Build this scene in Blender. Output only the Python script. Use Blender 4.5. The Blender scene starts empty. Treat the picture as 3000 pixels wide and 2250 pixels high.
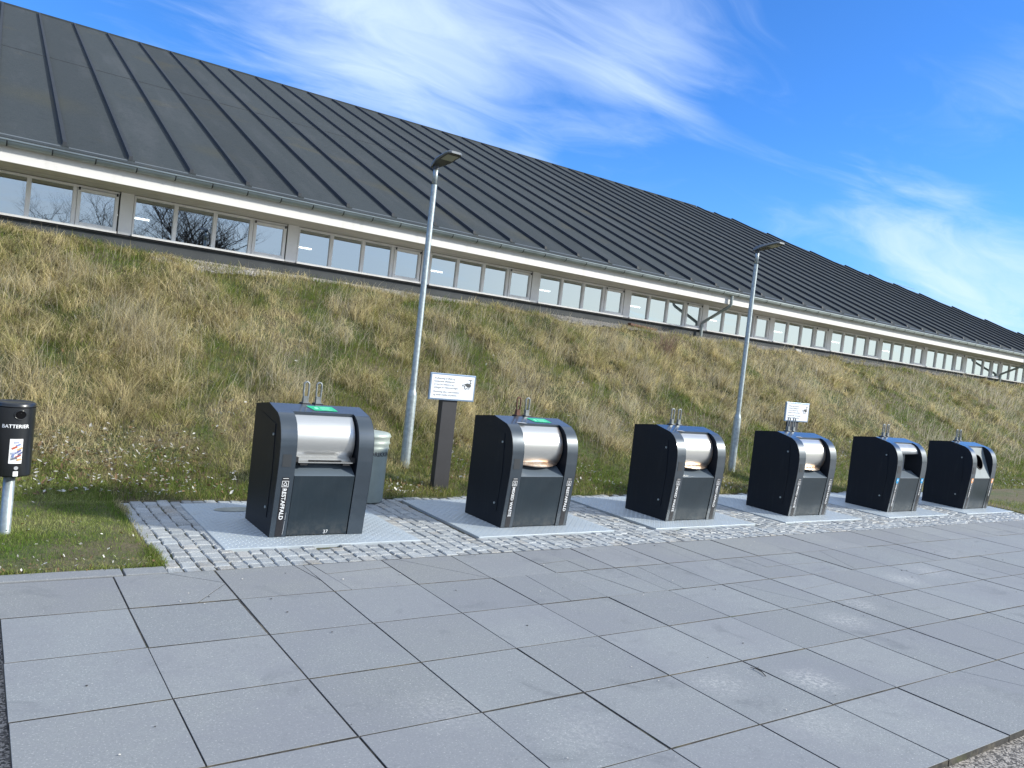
import bpy, math, random
import numpy as np
from mathutils import Vector, Matrix
random.seed(7); rng = np.random.default_rng(11)
S = bpy.context.scene
C = S.collection

# ------------------------------------------------------------------ camera
YAW, PITCH, ROLL, H = 0.603181368, -0.0364511951, 0.109768532, 1.6303468
f = Vector((math.sin(YAW)*math.cos(PITCH), math.cos(YAW)*math.cos(PITCH), math.sin(PITCH)))
r = Vector((math.cos(YAW), -math.sin(YAW), 0)); u = r.cross(f)
r2 = r*math.cos(ROLL)+u*math.sin(ROLL); u2 = -r*math.sin(ROLL)+u*math.cos(ROLL)
cam = bpy.data.objects.new('camera', bpy.data.cameras.new('camera')); C.objects.link(cam)
M = Matrix((( r2.x,u2.x,-f.x,0),(r2.y,u2.y,-f.y,0),(r2.z,u2.z,-f.z,H),(0,0,0,1)))
cam.matrix_world = M
cam.data.sensor_width = 36; cam.data.lens = 36*2310.3/3000
cam.data.clip_start = .05; cam.data.clip_end = 3000
S.camera = cam
S.view_settings.view_transform = 'Standard'; S.view_settings.look = 'None'
S.view_settings.exposure = 1.02; S.view_settings.gamma = 1

# ------------------------------------------------------------------ sun and sky
SUN_EL = math.radians(26); SUN_AZ = math.atan2(.79, -.61)      # compass angle from +Y towards +X
sd = Vector((math.sin(SUN_AZ)*math.cos(SUN_EL), math.cos(SUN_AZ)*math.cos(SUN_EL), math.sin(SUN_EL)))
sl = bpy.data.lights.new('sun', 'SUN'); sl.energy = 3.0; sl.angle = math.radians(4); sl.color = (1, .965, .86)
so = bpy.data.objects.new('sun', sl); C.objects.link(so)
so.rotation_euler = sd.to_track_quat('Z', 'Y').to_euler()

w = bpy.data.worlds.new('World'); S.world = w; w.use_nodes = True
nt = w.node_tree; nt.nodes.clear()
class G:
    """tiny node-graph helper"""
    def __init__(s, nt): s.nt = nt
    def n(s, t, **k):
        x = s.nt.nodes.new(t)
        for a, b in k.items(): setattr(x, a, b)
        return x
    def l(s, a, b): s.nt.links.new(a, b)
    def put(s, sock, v):
        if hasattr(v, 'is_output') or isinstance(v, bpy.types.NodeSocket): s.l(v, sock)
        else: sock.default_value = v
    def m(s, op, a, b=0., c=None, clamp=False):
        x = s.n('ShaderNodeMath', operation=op); x.use_clamp = clamp
        s.put(x.inputs[0], a); s.put(x.inputs[1], b)
        if c is not None: s.put(x.inputs[2], c)
        return x.outputs[0]
    def v(s, op, a, b=(0,0,0)):
        x = s.n('ShaderNodeVectorMath', operation=op)
        s.put(x.inputs[0], a); s.put(x.inputs[1], b)
        return x.outputs['Value'] if op in ('DISTANCE','LENGTH','DOT_PRODUCT') else x.outputs[0]
    def mix(s, fac, a, b, bt='MIX'):
        x = s.n('ShaderNodeMix', data_type='RGBA', blend_type=bt)
        s.put(x.inputs[0], fac); s.put(x.inputs[6], a); s.put(x.inputs[7], b)
        return x.outputs[2]
    def noise(s, vec, scale, detail=4, rough=.55, dist=0.):
        x = s.n('ShaderNodeTexNoise'); s.l(vec, x.inputs['Vector'])
        x.inputs['Scale'].default_value = scale; x.inputs['Detail'].default_value = detail
        x.inputs['Roughness'].default_value = rough; x.inputs['Distortion'].default_value = dist
        return x.outputs[0]
    def mr(s, val, a, b, c=0., d=1., smooth=True):
        x = s.n('ShaderNodeMapRange'); x.interpolation_type = 'SMOOTHSTEP' if smooth else 'LINEAR'
        s.put(x.inputs[0], val)
        for i, q in enumerate((a, b, c, d)): x.inputs[i+1].default_value = q
        return x.outputs[0]
    def mp(s, vec, sc=(1,1,1), rot=(0,0,0), loc=(0,0,0)):
        x = s.n('ShaderNodeMapping'); s.l(vec, x.inputs[0])
        x.inputs['Scale'].default_value = sc; x.inputs['Rotation'].default_value = rot; x.inputs['Location'].default_value = loc
        return x.outputs[0]
g = G(nt)
sky = g.n('ShaderNodeTexSky', sky_type='NISHITA'); sky.sun_disc = False
sky.sun_elevation = SUN_EL; sky.sun_rotation = SUN_AZ; sky.altitude = 0
sky.air_density = 1.0; sky.dust_density = .4; sky.ozone_density = 3.0
tc = g.n('ShaderNodeTexCoord').outputs['Generated']
dirn = g.v('NORMALIZE', tc)
sep = g.n('ShaderNodeSeparateXYZ'); g.l(dirn, sep.inputs[0])
X_, Y_, Z_ = sep.outputs
den = g.m('ADD', g.m('MAXIMUM', Z_, 0.), .18)
cmb = g.n('ShaderNodeCombineXYZ'); g.l(g.m('DIVIDE', X_, den), cmb.inputs[0]); g.l(g.m('DIVIDE', Y_, den), cmb.inputs[1])
P = g.mp(cmb.outputs[0], rot=(0,0,math.radians(38)), sc=(.62,1.35,1))
wv = g.n('ShaderNodeTexNoise'); g.l(P, wv.inputs['Vector']); wv.inputs['Scale'].default_value = 1.3; wv.inputs['Detail'].default_value = 3
wv2 = g.v('MULTIPLY', g.v('SUBTRACT', wv.outputs['Color'], (.5,.5,.5)), (.9,.9,0))
PW = g.v('ADD', P, wv2)
n1 = g.noise(PW, 1.9, 9, .60, .3)
n2 = g.noise(g.mp(PW, sc=(.65,1.3,1), rot=(0,0,.4)), 4.2, 8, .58, .2)
def blob(d, rad, amp):
    x = g.v('DISTANCE', dirn, Vector(d).normalized())
    return g.mr(x, rad, 0., 0., amp)
tot = None
for d, rad, amp in [((.63,.70,.345),.15,.30),((.50,.79,.345),.30,.30),((.388,.875,.29),.22,.26),((.42,.82,.39),.34,.26),
                    ((.22,.92,.34),.24,.24),((.30,.86,.42),.25,.18),((.86,.50,.150),.13,.52),((.90,.42,.165),.13,.16),((.915,.40,.105),.13,.72),((.80,.59,.175),.08,.22),
                    ((.855,.40,.33),.10,.22),((.84,.53,.225),.10,.18),((.88,.46,.22),.10,.16),((.544,.801,.235),.05,.34),((.60,.64,.48),.22,.16)]:
    b = blob(d, rad, amp); tot = b if tot is None else g.m('ADD', tot, g.m('MULTIPLY', b, .8))
back = g.mr(Y_, .1, -.25, 0., 1.)
low = g.mr(Z_, .7, .2, 0., 1.0)
tot = g.m('ADD', tot, g.m('MAXIMUM', g.m('MULTIPLY', back, low), g.mr(Z_, .46, .75, 0., .85)))
dens = g.m('ADD', g.m('ADD', g.m('MULTIPLY', n1, 1.30), g.m('MULTIPLY', n2, .48)), g.m('MULTIPLY', tot, .95))
cl = g.mr(dens, .93, 1.80)
skyc = g.mix(1., sky.outputs[0], (.28,.60,1.02,1), 'MULTIPLY')
hz = g.mr(Z_, .30, .0, 0., .35); skyc = g.mix(hz, skyc, (1.4,2.7,4.8,1))
lowb = g.mr(Z_, .42, .16)
gry = g.mix(g.mr(X_, .35, .7), (3.3,3.7,4.1,1), (5.0,4.9,4.2,1))
cream = g.mix(g.m('MAXIMUM', back, g.mr(Z_, .46, .75)), (3.6,4.4,5.7,1), g.mix(lowb, (4.7,5.25,5.9,1), gry))
col = g.mix(g.m('MULTIPLY', cl, .84), skyc, cream)
bg = g.n('ShaderNodeBackground'); bg.inputs[1].default_value = .118
g.l(col, bg.inputs[0])
out = g.n('ShaderNodeOutputWorld'); g.l(bg.outputs[0], out.inputs[0])

# ------------------------------------------------------------------ materials
MATS = {}
def mat(name, col, rough=.6, metal=0., spec=.5, coat=0., var=0., vscale=4., bump=0., bscale=60., bdist=.004, extra=None, attr=None, trans=0., emit=None, rvar=0.):
    if name in MATS: return MATS[name]
    m = bpy.data.materials.new(name); m.use_nodes = True; t = m.node_tree; t.nodes.clear(); q = G(t)
    b = q.n('ShaderNodeBsdfPrincipled'); o = q.n('ShaderNodeOutputMaterial')
    co = q.n('ShaderNodeTexCoord').outputs['Object']
    c = (*col, 1)
    if attr:
        a = q.n('ShaderNodeAttribute'); a.attribute_name = attr
        c = q.mix(1., c, a.outputs['Color'], 'MULTIPLY')
    if var:
        nn = q.noise(co, vscale, 5, .6)
        k = q.mr(nn, .3, .7, 1-var, 1+var)
        cc = q.n('ShaderNodeCombineColor'); [q.l(k, cc.inputs[i]) for i in range(3)]
        c = q.mix(1., c, cc.outputs[0], 'MULTIPLY')
    if extra: c = extra(q, co, c)
    q.put(b.inputs['Base Color'], c)
    b.inputs['Roughness'].default_value = rough; b.inputs['Metallic'].default_value = metal
    b.inputs['Specular IOR Level'].default_value = spec; b.inputs['Coat Weight'].default_value = coat
    b.inputs['Coat Roughness'].default_value = .12
    if rvar:
        q.l(q.mr(q.noise(co, vscale*1.7, 5), .3, .7, max(rough-rvar,.03), rough+rvar), b.inputs['Roughness'])
    if bump:
        bp = q.n('ShaderNodeBump'); bp.inputs['Strength'].default_value = bump; bp.inputs['Distance'].default_value = bdist
        q.l(q.noise(co, bscale, 6, .65), bp.inputs['Height']); q.l(bp.outputs[0], b.inputs['Normal'])
    if emit:
        b.inputs['Emission Color'].default_value = (*emit[0],1); b.inputs['Emission Strength'].default_value = emit[1]
    res = b.outputs[0]
    if trans:
        tr = q.n('ShaderNodeBsdfTranslucent'); q.put(tr.inputs[0], c)
        mx = q.n('ShaderNodeMixShader'); mx.inputs[0].default_value = trans
        q.l(res, mx.inputs[1]); q.l(tr.outputs[0], mx.inputs[2]); res = mx.outputs[0]
    q.l(res, o.inputs[0]); MATS[name] = m; return m

def slab_extra(q, co, c):
    # chalky worn patches, fine aggregate speckle
    sp = q.noise(co, 95, 5, .85); c = q.mix(q.mr(sp, .54, .68, 0, .75), c, (.66,.65,.62,1))
    sp2 = q.noise(co, 75, 5, .85); c = q.mix(q.mr(sp2, .54, .68, 0, .65), c, (.07,.07,.08,1)); md = q.noise(co, 14, 6, .75); c = q.mix(q.mr(md, .42, .66, 0, .35), c, (.20,.205,.22,1))
    big = q.noise(co, 1.1, 5, .6, .5); c = q.mix(q.mr(big, .35, .68, 0, .45), c, (.19,.195,.22,1))
    wn = q.noise(co, 38, 5, .75); wl = q.noise(co, 5, 4, .6)
    st = q.noise(co, 2.3, 6, .7, .8); c = q.mix(q.mr(st, .55, .72, 0, .40), c, (.105,.115,.125,1))
    for (x, y, rr, a) in [(4.033,2.542,.17,.85),(3.423,2.718,.19,.5),(5.289,3.171,.20,.65),(5.83,3.366,.16,.65),(7.093,3.735,.20,.65),(7.737,3.832,.20,.6),(3.519,2.214,.22,.35),(1.9,2.987,.22,.35),(2.34,2.566,.22,.3),(8.9,4.2,.3,.35)]:
        d = q.m('ADD', q.v('DISTANCE', co, (x, y, 0.)), q.m('MULTIPLY', q.m('SUBTRACT', wl, .5), .22))
        k = q.m('MULTIPLY', q.mr(d, rr*1.35, 0., 0., 1.), q.mr(wn, .40, .66, 0, a*.62))
        c = q.mix(k, c, (.62,.61,.58,1))
    dk = q.noise(co, 3.3, 3, .5)
    return q.mix(q.mr(dk, .66, .8, 0, .18), c, (.13,.13,.14,1))
m_slab = mat('concrete_slab', (.222,.236,.242), .78, spec=.35, attr='tint', extra=slab_extra, bump=.35, bscale=260, bdist=.0015)
def jx(q, co, c):
    a = q.noise(co, 3.5, 5, .7); c = q.mix(q.mr(a, .48, .64, 0, .8), c, (.13,.115,.085,1))
    b = q.noise(co, 2.1, 4, .7); return q.mix(q.mr(b, .60, .72, 0, .8), c, (.05,.065,.02,1))
m_joint = mat('joint_sand', (.040,.038,.036), .95, var=.3, vscale=30, extra=jx)
def cob_extra(q, co, c):
    s = q.noise(co, 160, 3, .7); c = q.mix(q.mr(s, .5, .66, 0, .65), c, (.70,.70,.70,1))
    s = q.noise(co, 120, 3, .7); c = q.mix(q.mr(s, .57, .70, 0, .6), c, (.10,.10,.11,1))
    s = q.noise(co, 2.4, 5, .7); c = q.mix(q.mr(s, .50, .68, 0, .4), c, (.20,.165,.12,1))
    return c
m_cob = mat('granite_cobble', (.285,.305,.315), .6, attr='tint', extra=cob_extra, bump=.6, bscale=90, bdist=.004)
def cj(q, co, c):
    s = q.noise(co, 9, 4, .6)
    return q.mix(q.mr(s, .45, .62), c, (.055,.07,.02,1))
m_cobj = mat('cobble_joint_soil', (.09,.075,.055), .95, extra=cj, var=.3, vscale=40)
def gravel_x(q, co, c):
    v = q.n('ShaderNodeTexVoronoi'); q.l(co, v.inputs['Vector']); v.inputs['Scale'].default_value = 110
    sc = q.n('ShaderNodeSeparateColor'); q.l(v.outputs['Color'], sc.inputs[0])
    return q.mix(q.mr(sc.outputs[0], .2, .95), (.06,.055,.05,1), (.42,.38,.34,1))
m_gravel = mat('asphalt_gravel', (.15,.15,.15), .85, extra=gravel_x, bump=1., bscale=120, bdist=.008)
def soil_x(q, co, c):
    a = q.noise(co, 1.3, 6, .65); c = q.mix(q.mr(a, .42, .58), c, (.075,.095,.03,1))
    b = q.noise(co, 7, 6, .7); c = q.mix(q.mr(b, .5, .7, 0, .7), c, (.19,.155,.085,1))
    e = q.noise(co, 45, 4, .7); return q.mix(q.mr(e, .56, .75, 0, .7), c, (.035,.032,.02,1))
m_soil = mat('turf_soil', (.12,.10,.055), .95, extra=soil_x, bump=1., bscale=30, bdist=.03)
m_blade = mat('grass_blade', (1,1,1), .65, spec=.2, attr='col', trans=.42)
m_leaf = mat('dry_leaf', (1,1,1), .7, spec=.2, attr='col', trans=.15)
def plate_x(q, co, c):
    big = q.noise(co, 2.5, 4, .6); c = q.mix(q.mr(big, .4, .7, 0, .35), c, (.36,.39,.41,1))
    sp = q.noise(co, 7, 5, .75); c = q.mix(q.mr(sp, .55, .7, 0, .4), c, (.30,.29,.27,1))
    return c
m_plate = mat('galvanised_checker_plate', (.42,.475,.52), .5, metal=.2, extra=plate_x, rvar=.08, vscale=3)
m_galv = mat('galvanised_steel', (.34,.39,.405), .45, metal=.55, var=.16, vscale=26, rvar=.1)
m_galvd = mat('zinc_gutter', (.30,.345,.345), .5, metal=.3, var=.12, vscale=3)
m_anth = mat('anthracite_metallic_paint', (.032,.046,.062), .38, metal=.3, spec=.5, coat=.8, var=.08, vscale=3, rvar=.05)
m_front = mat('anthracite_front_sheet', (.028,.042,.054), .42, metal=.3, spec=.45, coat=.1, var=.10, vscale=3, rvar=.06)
def grime(q, co, c):
    a = q.noise(q.mp(co, sc=(14,1,1.2)), 3, 5, .65); c = q.mix(q.mr(a, .50, .72, 0, .18), c, (.045,.055,.064,1))
    sz_ = q.n('ShaderNodeSeparateXYZ'); q.l(co, sz_.inputs[0])
    b = q.noise(co, 16, 5, .7); return q.mix(q.m('MULTIPLY', q.mr(sz_.outputs[2], .16, 0.), q.mr(b, .35, .65, 0, .35)), c, (.12,.115,.105,1))
MATS.pop('anthracite_front_sheet')
m_front = mat('anthracite_front_sheet', (.015,.026,.036), .42, metal=.2, spec=.45, coat=.1, var=.10, vscale=3, rvar=.06, extra=grime)
m_shelf = mat('anthracite_lit_shelf', (.09,.115,.14), .5, coat=.1)  # shelf face painted lighter for the sky light it lacks under the drum
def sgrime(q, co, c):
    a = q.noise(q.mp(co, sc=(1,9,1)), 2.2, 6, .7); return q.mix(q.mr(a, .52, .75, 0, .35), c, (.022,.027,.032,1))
m_side = mat('anthracite_shaded_sheet', (.005,.008,.014), .5, spec=.28, extra=sgrime)  # anthracite darkened to paint in the shade on sides and cheeks
m_black = mat('black_rubber', (.010,.010,.012), .55)
m_void = mat('dark_cavity', (.004,.004,.005), .9, spec=.1)
m_panelg = mat('light_grey_sheet', (.30,.32,.34), .38, metal=.25, coat=.2, var=.12, vscale=5)
def drum_x(q, co, c):
    mp = q.mp(co, sc=(1,60,60)); s = q.noise(mp, 6, 3, .6)
    return q.mix(q.mr(s, .4, .65, 0, .25), c, (.46,.45,.43,1))
m_drum = mat('brushed_stainless', (.60,.60,.585), .34, metal=.9, extra=drum_x, bump=.12, bscale=200)
def drum_r(q, co, c):
    c = drum_x(q, co, c)
    s = q.n('ShaderNodeSeparateXYZ'); q.l(co, s.inputs[0])
    e1 = q.mr(s.outputs[0], .575, .635); e2 = q.mr(s.outputs[2], .66, .61)
    nn = q.noise(co, 9, 5, .7)
    return q.mix(q.m('MULTIPLY', q.m('MAXIMUM', e1, e2), q.mr(nn, .35, .65, .1, .75)), c, (.42,.22,.09,1))
m_drumr = mat('stained_stainless', (.60,.595,.575), .30, metal=.85, extra=drum_r, bump=.12, bscale=200)
m_rust = mat('rusty_lintel', (.30,.095,.035), .7, var=.4, vscale=14)
m_rustm = mat('rusty_iron', (.10,.045,.03), .75, var=.4, vscale=30)
m_white = mat('white_painted_timber', (.86,.85,.84), .55, var=.07, vscale=2.0)
def fas_x(q, co, c):
    mp = q.mp(co, sc=(1,1,.12)); a = q.noise(mp, 5, 4, .6)
    return q.mix(q.mr(a, .52, .75, 0, .35), c, (.42,.40,.36,1))
m_fascia = mat('white_fascia_board', (.66,.65,.635), .6, extra=fas_x)
def sof_x(q, co, c):
    mp = q.mp(co, sc=(.4,30,1)); a = q.noise(mp, 1, 3, .6)
    return q.mix(q.mr(a, .4, .7, 0, .35), c, (.20,.185,.16,1))
m_soffit = mat('timber_soffit', (.70,.67,.62), .7, extra=sof_x)
m_plinth = mat('dark_plinth', (.050,.057,.063), .8, var=.15, vscale=3)
def felt_x(q, co, c):
    a = q.noise(co, .55, 6, .65, .6); c = q.mix(q.mr(a, .56, .72, 0, .55), c, (.062,.058,.040,1))
    b = q.noise(q.mp(co, sc=(1,.15,.15)), 2.2, 5, .6); c = q.mix(q.mr(b, .48, .7, 0, .3), c, (.075,.080,.088,1))
    e = q.noise(co, 60, 4, .8); c = q.mix(q.mr(e, .50, .66, 0, .45), c, (.095,.10,.10,1)); e2 = q.noise(co, 9, 5, .75); c = q.mix(q.mr(e2, .50, .68, 0, .4), c, (.020,.025,.028,1))
    sx = q.n('ShaderNodeSeparateXYZ'); q.l(co, sx.inputs[0]); wn = q.n('ShaderNodeTexWhiteNoise', noise_dimensions='1D'); q.l(q.m('FLOOR', q.m('DIVIDE', q.m('SUBTRACT', sx.outputs[0], .0223), .8706)), wn.inputs['W'])
    kk = q.mr(wn.outputs['Value'], 0., 1., .90, 1.10, False); cc = q.n('ShaderNodeCombineColor'); [q.l(kk, cc.inputs[i]) for i in range(3)]; c = q.mix(1., c, cc.outputs[0], 'MULTIPLY')
    for (x, y, z, rr) in [(6.98,1.35,4.82,.7),(7.9,.5,4.45,1.0),(.68,2.06,5.12,1.1),(9.37,-.1,4.2,.6),(3.3,1.,4.7,.6)]:
        d = q.v('DISTANCE', co, (x, y, z)); c = q.mix(q.m('MULTIPLY', q.mr(d, rr, 0.), q.mr(e, .4, .6, .05, .38)), c, (.080,.070,.030,1))
    return c
m_felt = mat('roofing_felt', (.035,.043,.047), .85, spec=.2, extra=felt_x, bump=.4, bscale=70, bdist=.006)
m_ribm = mat('felt_batten_shaded', (.011,.015,.020), .7, var=.2, vscale=5)  # rib colour darkened to carry the shade of their sunless flanks
m_pebble = mat('pale_pebbles', (.36,.34,.31), .8, attr='tint')
m_pole = mat('black_post_paint', (.028,.028,.032), .5, var=.1)
m_signw = mat('sign_white', (.74,.77,.82), .4)
m_signf = mat('sign_aluminium_frame', (.22,.30,.42), .35, metal=.5)
m_ink = mat('sign_ink', (.05,.055,.06), .6)
m_txtw = mat('white_lettering', (.78,.79,.80), .5)
m_strip = mat('black_film_strip', (.014,.013,.016), .4)
m_blue = mat('blue_pictogram', (.01,.30,.62), .4)
m_orange = mat('orange_pictogram', (.85,.42,.20), .4)
m_green = mat('green_sticker', (.02,.42,.20), .45, var=.15, vscale=20)
m_greenl = mat('pale_green_print', (.25,.70,.48), .5)
m_trash = mat('pale_green_steel', (.40,.45,.41), .45, metal=.3, var=.06, vscale=6)
m_batt = mat('battery_box_black', (.012,.014,.017), .32, coat=.3)
m_lamp = mat('luminaire_grey', (.16,.18,.20), .5, metal=.3, var=.08)
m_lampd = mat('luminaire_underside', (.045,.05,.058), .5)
m_lens = mat('luminaire_lens', (.30,.31,.26), .3)
m_room = mat('room_plaster', (.12,.12,.115), .9, var=.1, vscale=1)
m_tube = mat('fluorescent_tube', (1,1,1), .5, emit=((1,.97,.88), 3.))
m_curt = mat('curtain_fabric', (.10,.16,.17), .9, var=.3, vscale=6)
m_bark = mat('dark_bark', (.030,.025,.022), .9, var=.3, vscale=20, bump=.6, bscale=25, bdist=.02)
m_twig = mat('reddish_twig', (.24,.165,.12), .85, var=.3, vscale=9)
m_paper = mat('white_label', (.8,.8,.8), .6)
m_dscratch = mat('pale_scrape', (.35,.36,.38), .6)
def glass():
    m = bpy.data.materials.new('window_glass'); m.use_nodes = True; t = m.node_tree; t.nodes.clear(); q = G(t)
    gl = q.n('ShaderNodeBsdfGlossy'); gl.inputs['Roughness'].default_value = .008; gl.inputs[0].default_value = (.86,.92,.95,1)
    tr = q.n('ShaderNodeBsdfTransparent'); tr.inputs[0].default_value = (.72,.78,.76,1)
    lw = q.n('ShaderNodeLayerWeight'); lw.inputs[0].default_value = .42
    mx = q.n('ShaderNodeMixShader'); q.l(q.mr(lw.outputs['Facing'], 0., 1., .55, .97, False), mx.inputs[0])
    bp = q.n('ShaderNodeBump'); bp.inputs['Strength'].default_value = .03; bp.inputs['Distance'].default_value = .02
    q.l(q.noise(q.n('ShaderNodeTexCoord').outputs['Object'], 1.4, 2), bp.inputs['Height']); q.l(bp.outputs[0], gl.inputs['Normal'])
    q.l(tr.outputs[0], mx.inputs[1]); q.l(gl.outputs[0], mx.inputs[2])
    o = q.n('ShaderNodeOutputMaterial'); q.l(mx.outputs[0], o.inputs[0]); return m
m_glass = glass()

# ------------------------------------------------------------------ mesh helpers
class MB:
    def __init__(s): s.v = []; s.f = []; s.mi = []; s.smooth = []; s.cur = 0; s.sm = False
    def add(s, vs, fs, mi=None, sm=None):
        o = len(s.v); s.v += [tuple(p) for p in vs]
        for q in fs:
            s.f.append([i+o for i in q]); s.mi.append(s.cur if mi is None else mi); s.smooth.append(s.sm if sm is None else sm)
        return s
    def box(s, x0, x1, y0, y1, z0, z1, mi=None):
        return s.add([(x,y,z) for z in (z0,z1) for y in (y0,y1) for x in (x0,x1)],
                     [(0,2,3,1),(4,5,7,6),(0,1,5,4),(2,6,7,3),(0,4,6,2),(1,3,7,5)], mi)
    def prism_x(s, prof, x0, x1, mi=None, sm=None, caps=True):
        """closed (y,z) profile extruded along x"""
        n = len(prof); vs = [(x0,y,z) for y,z in prof]+[(x1,y,z) for y,z in prof]
        fs = [(i,(i+1)%n,n+(i+1)%n,n+i) for i in range(n)]
        if caps: fs += [tuple(range(n-1,-1,-1)), tuple(range(n,2*n))]
        return s.add(vs, fs, mi, sm)
    def sheet_x(s, prof, x0, x1, mi=None, sm=None):
        n = len(prof); vs = [(x0,y,z) for y,z in prof]+[(x1,y,z) for y,z in prof]
        return s.add(vs, [(i,i+1,n+i+1,n+i) for i in range(n-1)], mi, sm)
    def tube(s, pts, rad, n=12, mi=None, caps=True, closed=False):
        pts = [Vector(p) for p in pts]; k = len(pts)
        rads = rad if isinstance(rad, (list,tuple)) else [rad]*k
        up = Vector((0,0,1)); vs = []; prev = None
        for i, p in enumerate(pts):
            if closed: t = pts[(i+1)%k]-pts[i-1]
            else: t = pts[min(i+1,k-1)]-pts[max(i-1,0)]
            t.normalize()
            if prev is None:
                a = t.cross(up if abs(t.z) < .95 else Vector((1,0,0))); a.normalize()
            else:
                a = prev-t*prev.dot(t); a.normalize()
            prev = a; b = t.cross(a)
            for j in range(n):
                an = 2*math.pi*j/n; vs.append(p+(a*math.cos(an)+b*math.sin(an))*rads[i])
        fs = []
        for i in range(k if closed else k-1):
            for j in range(n):
                a0 = i*n+j; a1 = i*n+(j+1)%n; b0 = ((i+1)%k)*n+j; b1 = ((i+1)%k)*n+(j+1)%n
                fs.append((a0,a1,b1,b0))
        s.add(vs, fs, mi, True)
        if caps and not closed:
            s.add([vs[j] for j in range(n)], [tuple(range(n-1,-1,-1))], mi, False)
            s.add([vs[(k-1)*n+j] for j in range(n)], [tuple(range(n))], mi, False)
        return s
    def lathe(s, prof, c=(0,0), n=32, mi=None, sm=True):
        """(r,z) profile around a vertical axis"""
        vs = [(c[0]+r_*math.cos(2*math.pi*j/n), c[1]+r_*math.sin(2*math.pi*j/n), z) for r_, z in prof for j in range(n)]
        fs = [(i*n+j, i*n+(j+1)%n, (i+1)*n+(j+1)%n, (i+1)*n+j) for i in range(len(prof)-1) for j in range(n)]
        return s.add(vs, fs, mi, sm)
    def build(s, name, mats, parent=None, loc=None, bevel=0., tag_=None):
        me = bpy.data.meshes.new(name); me.from_pydata(s.v, [], s.f)
        if not isinstance(mats, (list,tuple)): mats = [mats]
        for m_ in mats: me.materials.append(m_)
        me.polygons.foreach_set('material_index', s.mi); me.polygons.foreach_set('use_smooth', s.smooth); me.update()
        o = bpy.data.objects.new(name, me); C.objects.link(o)
        if parent: o.parent = parent
        if loc: o.location = loc
        if bevel:
            b = o.modifiers.new('bevel', 'BEVEL'); b.width = bevel; b.segments = 2; b.limit_method = 'ANGLE'; b.angle_limit = math.radians(35)
            b.harden_normals = False
        return o
def tag(o, label=None, cat=None, group=None, kind=None):
    if label: o['label'] = label
    if cat: o['category'] = cat
    if group: o['group'] = group
    if kind: o['kind'] = kind
    return o
def empty(name, loc, rz=0., **k):
    o = bpy.data.objects.new(name, None); C.objects.link(o); o.location = loc; o.rotation_euler = (0,0,rz); o.empty_display_size = .2
    tag(o, **k); return o
def bulk(name, V, F, mat_, col=None, cname='tint', smooth=False):
    """fast mesh from numpy arrays: V (n,3), F (m,k)"""
    me = bpy.data.meshes.new(name); n, (m_, k) = len(V), F.shape
    me.vertices.add(n); me.vertices.foreach_set('co', V.astype(np.float32).ravel())
    me.loops.add(m_*k); me.loops.foreach_set('vertex_index', F.astype(np.int32).ravel())
    me.polygons.add(m_); me.polygons.foreach_set('loop_start', np.arange(0, m_*k, k, dtype=np.int32))
    me.update(calc_edges=True)
    if col is not None:
        a = me.attributes.new(cname, 'FLOAT_COLOR', 'POINT')
        a.data.foreach_set('color', np.c_[col, np.ones(n)].astype(np.float32).ravel())
    me.polygons.foreach_set('use_smooth', np.full(m_, smooth))
    me.materials.append(mat_); me.update(); me.validate()
    o = bpy.data.objects.new(name, me); C.objects.link(o); return o
def set_tint(me, cols):
    a = me.attributes.new('tint', 'FLOAT_COLOR', 'POINT')
    a.data.foreach_set('color', np.c_[np.array(cols), np.ones(len(cols))].astype(np.float32).ravel())
def text_mesh(name, body, size, fn, mat_, parent, bold=0., align='LEFT', spacing=1., xs=1.):
    """flat lettering laid on a surface: fn(u, v) -> point"""
    cu = bpy.data.curves.new('t', 'FONT'); cu.body = body; cu.size = size; cu.align_x = align; cu.offset = bold
    cu.resolution_u = 3; cu.space_character = spacing
    o = bpy.data.objects.new('t', cu); C.objects.link(o)
    dg = bpy.context.evaluated_depsgraph_get()
    me = bpy.data.meshes.new_from_object(o.evaluated_get(dg)); bpy.data.objects.remove(o); bpy.data.curves.remove(cu)
    for v in me.vertices: v.co = fn(v.co.x*xs, v.co.y)
    me.materials.clear(); me.materials.append(mat_); me.update(); me.name = name
    o = bpy.data.objects.new(name, me); C.objects.link(o)
    if parent: o.parent = parent
    return o

# ------------------------------------------------------------------ value noise in numpy
_T = rng.random((256,256))
def vn(x, y, s):
    x = np.asarray(x)*s+1000.3; y = np.asarray(y)*s+1000.7
    i = np.floor(x).astype(int); j = np.floor(y).astype(int); fx = x-i; fy = y-j
    fx = fx*fx*(3-2*fx); fy = fy*fy*(3-2*fy); t = lambda a,b: _T[a%256, b%256]
    return (t(i,j)*(1-fx)+t(i+1,j)*fx)*(1-fy)+(t(i,j+1)*(1-fx)+t(i+1,j+1)*fx)*fy
def fbm(x, y, s, o=4):
    r_ = 0; a = 1; tt = 0
    for k in range(o): r_ = r_+a*vn(x+17*k, y-9*k, s*2**k); tt += a; a *= .55
    return r_/tt
def bank(x, y):
    x = np.asarray(x, float); y = np.asarray(y, float)
    t = np.clip((y-8.1)/4.9, 0, 1); z = 2.48*t
    z = z+.06*np.exp(-((y-8.1)/.35)**2)-.03*np.exp(-((y-13.)/.5)**2)
    z = z+np.clip(y-13, 0, 1)*.13
    z = z+np.clip((2.2-x)/6, -.0, .6)*.25*np.clip((y-11.)/2.5, 0, 1)
    amp = np.clip((y-7.9)/1.2, 0, 1)*np.clip((13.9-y)/.9, 0, 1)
    return z+amp*((fbm(x, y, .9)-.5)*.34+(fbm(x+40, y, 2.6, 3)-.5)*.13)

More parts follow.
